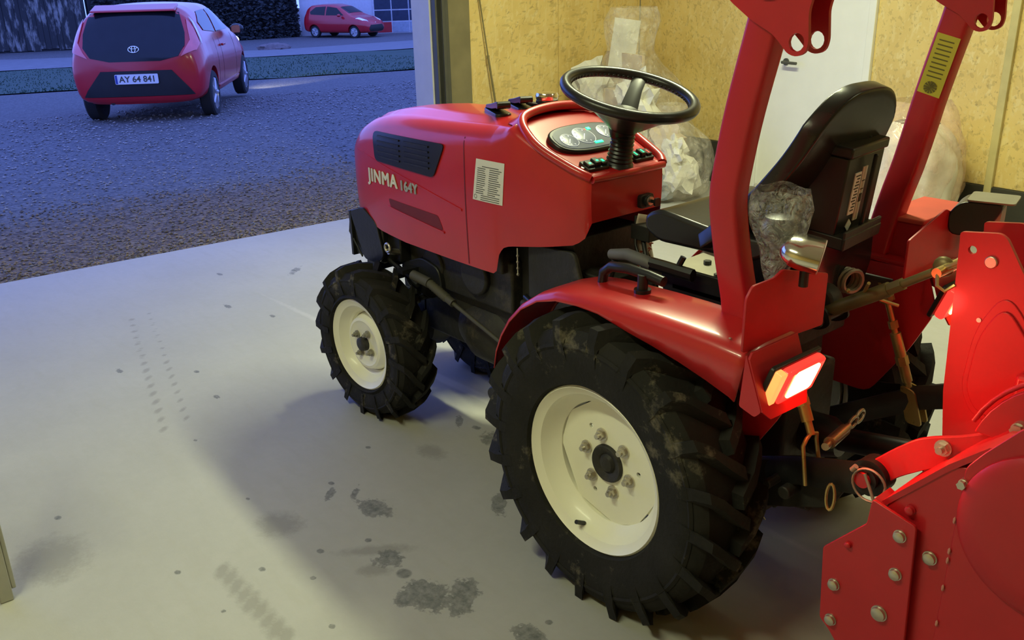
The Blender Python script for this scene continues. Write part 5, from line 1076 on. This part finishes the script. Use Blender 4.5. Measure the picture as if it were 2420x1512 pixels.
lo = bpy.data.objects.new('headlamp_beam', l); COL.objects.link(lo); lo.parent = c1; lo.location = (2.93, -.50, .60); lo.rotation_mode = 'QUATERNION'; lo.rotation_quaternion = V((1.45,-.42,-.62)).to_track_quat('-Z', 'Y')
for s_ in (1,-1): patch3(bv, [(2.75,.40*s_,.62),(2.55,.66*s_,.68),(2.35,.74*s_,.80),(2.5,.60*s_,.76)], .004, .02, mat('lit_headlamp', (.8,.8,.8), .1, emit=(1,.97,.85), es=1.5) if s_ > 0 else bpy.data.materials['lit_headlamp'], 'headlamp', c1)
obj('exhaust', B().cyl((-.55,.35,.27),(-.40,.35,.27),.025,12), CB, c1)
# the second, larger red car far off
PC = [(-.70,.36,.55,.60,.66,.80,.64,.90,.56),(-.66,.28,.66,.60,.76,.88,.72,1.05,.60),(-.5,.25,.74,.62,.84,.98,.77,1.40,.54),(-.3,.24,.76,.62,.85,1.0,.78,1.50,.55),(.3,.22,.76,.60,.85,.98,.78,1.54,.57),(.9,.22,.76,.60,.85,.96,.78,1.54,.58),(1.4,.22,.76,.60,.85,.95,.78,1.45,.55),(1.85,.22,.76,.60,.85,.96,.77,1.22,.58),(2.2,.22,.76,.60,.85,.97,.76,1.02,.64),(2.6,.22,.76,.60,.84,.88,.74,.93,.60),(2.95,.24,.70,.58,.80,.74,.70,.80,.55),(3.08,.28,.60,.54,.68,.64,.58,.70,.45),(3.12,.34,.50,.50,.56,.58,.48,.62,.40)]
c2, bv, body = car('family_car', 'distant red hatchback parked nose-out in front of the white building', (40.75, -22.0, -1.40), rad(-158), PC)
HL = mat('car_headlamp_glass', (.75,.78,.85), .1, coat=.6, emit=(.7,.8,1), es=.15)
patch3(bv, [(1.95,.55,1.12),(1.95,-.55,1.12),(1.45,-.50,1.42),(1.45,.50,1.42)], .004, .004, CG, 'windscreen', c2)
patch3(bv, [(3.05,.45,.62),(3.05,-.45,.62),(3.0,-.60,.46),(3.0,-.50,.32),(3.0,.50,.32),(3.0,.60,.46)], .004, .01, CB, 'front_grille', c2)
for s_ in (1,-1):
    patch3(bv, [(2.98,.50*s_,.70),(2.8,.70*s_,.78),(2.45,.76*s_,.90),(2.55,.62*s_,.86),(2.85,.46*s_,.76)], .004, .01, HL, 'headlamp', c2)
    patch3(bv, [(1.75,.70*s_,1.04),(1.30,.63*s_,1.38),(.75,.63*s_,1.45),(.72,.72*s_,1.04)], .004, .004, CG, 'side_window', c2)
    patch3(bv, [(.66,.63*s_,1.45),(.05,.63*s_,1.42),(-.25,.70*s_,1.2),(-.2,.72*s_,1.08),(.64,.72*s_,1.04)], .004, .004, CG, 'side_window', c2)
    obj('wing_mirror', B().blob((1.62,.93*s_,1.05),(.08,.11,.07),2), CRED, c2, smooth=60)
obj('badge', B().blob((3.06,0,.70),(.02,.05,.03),2), CHR, c2)
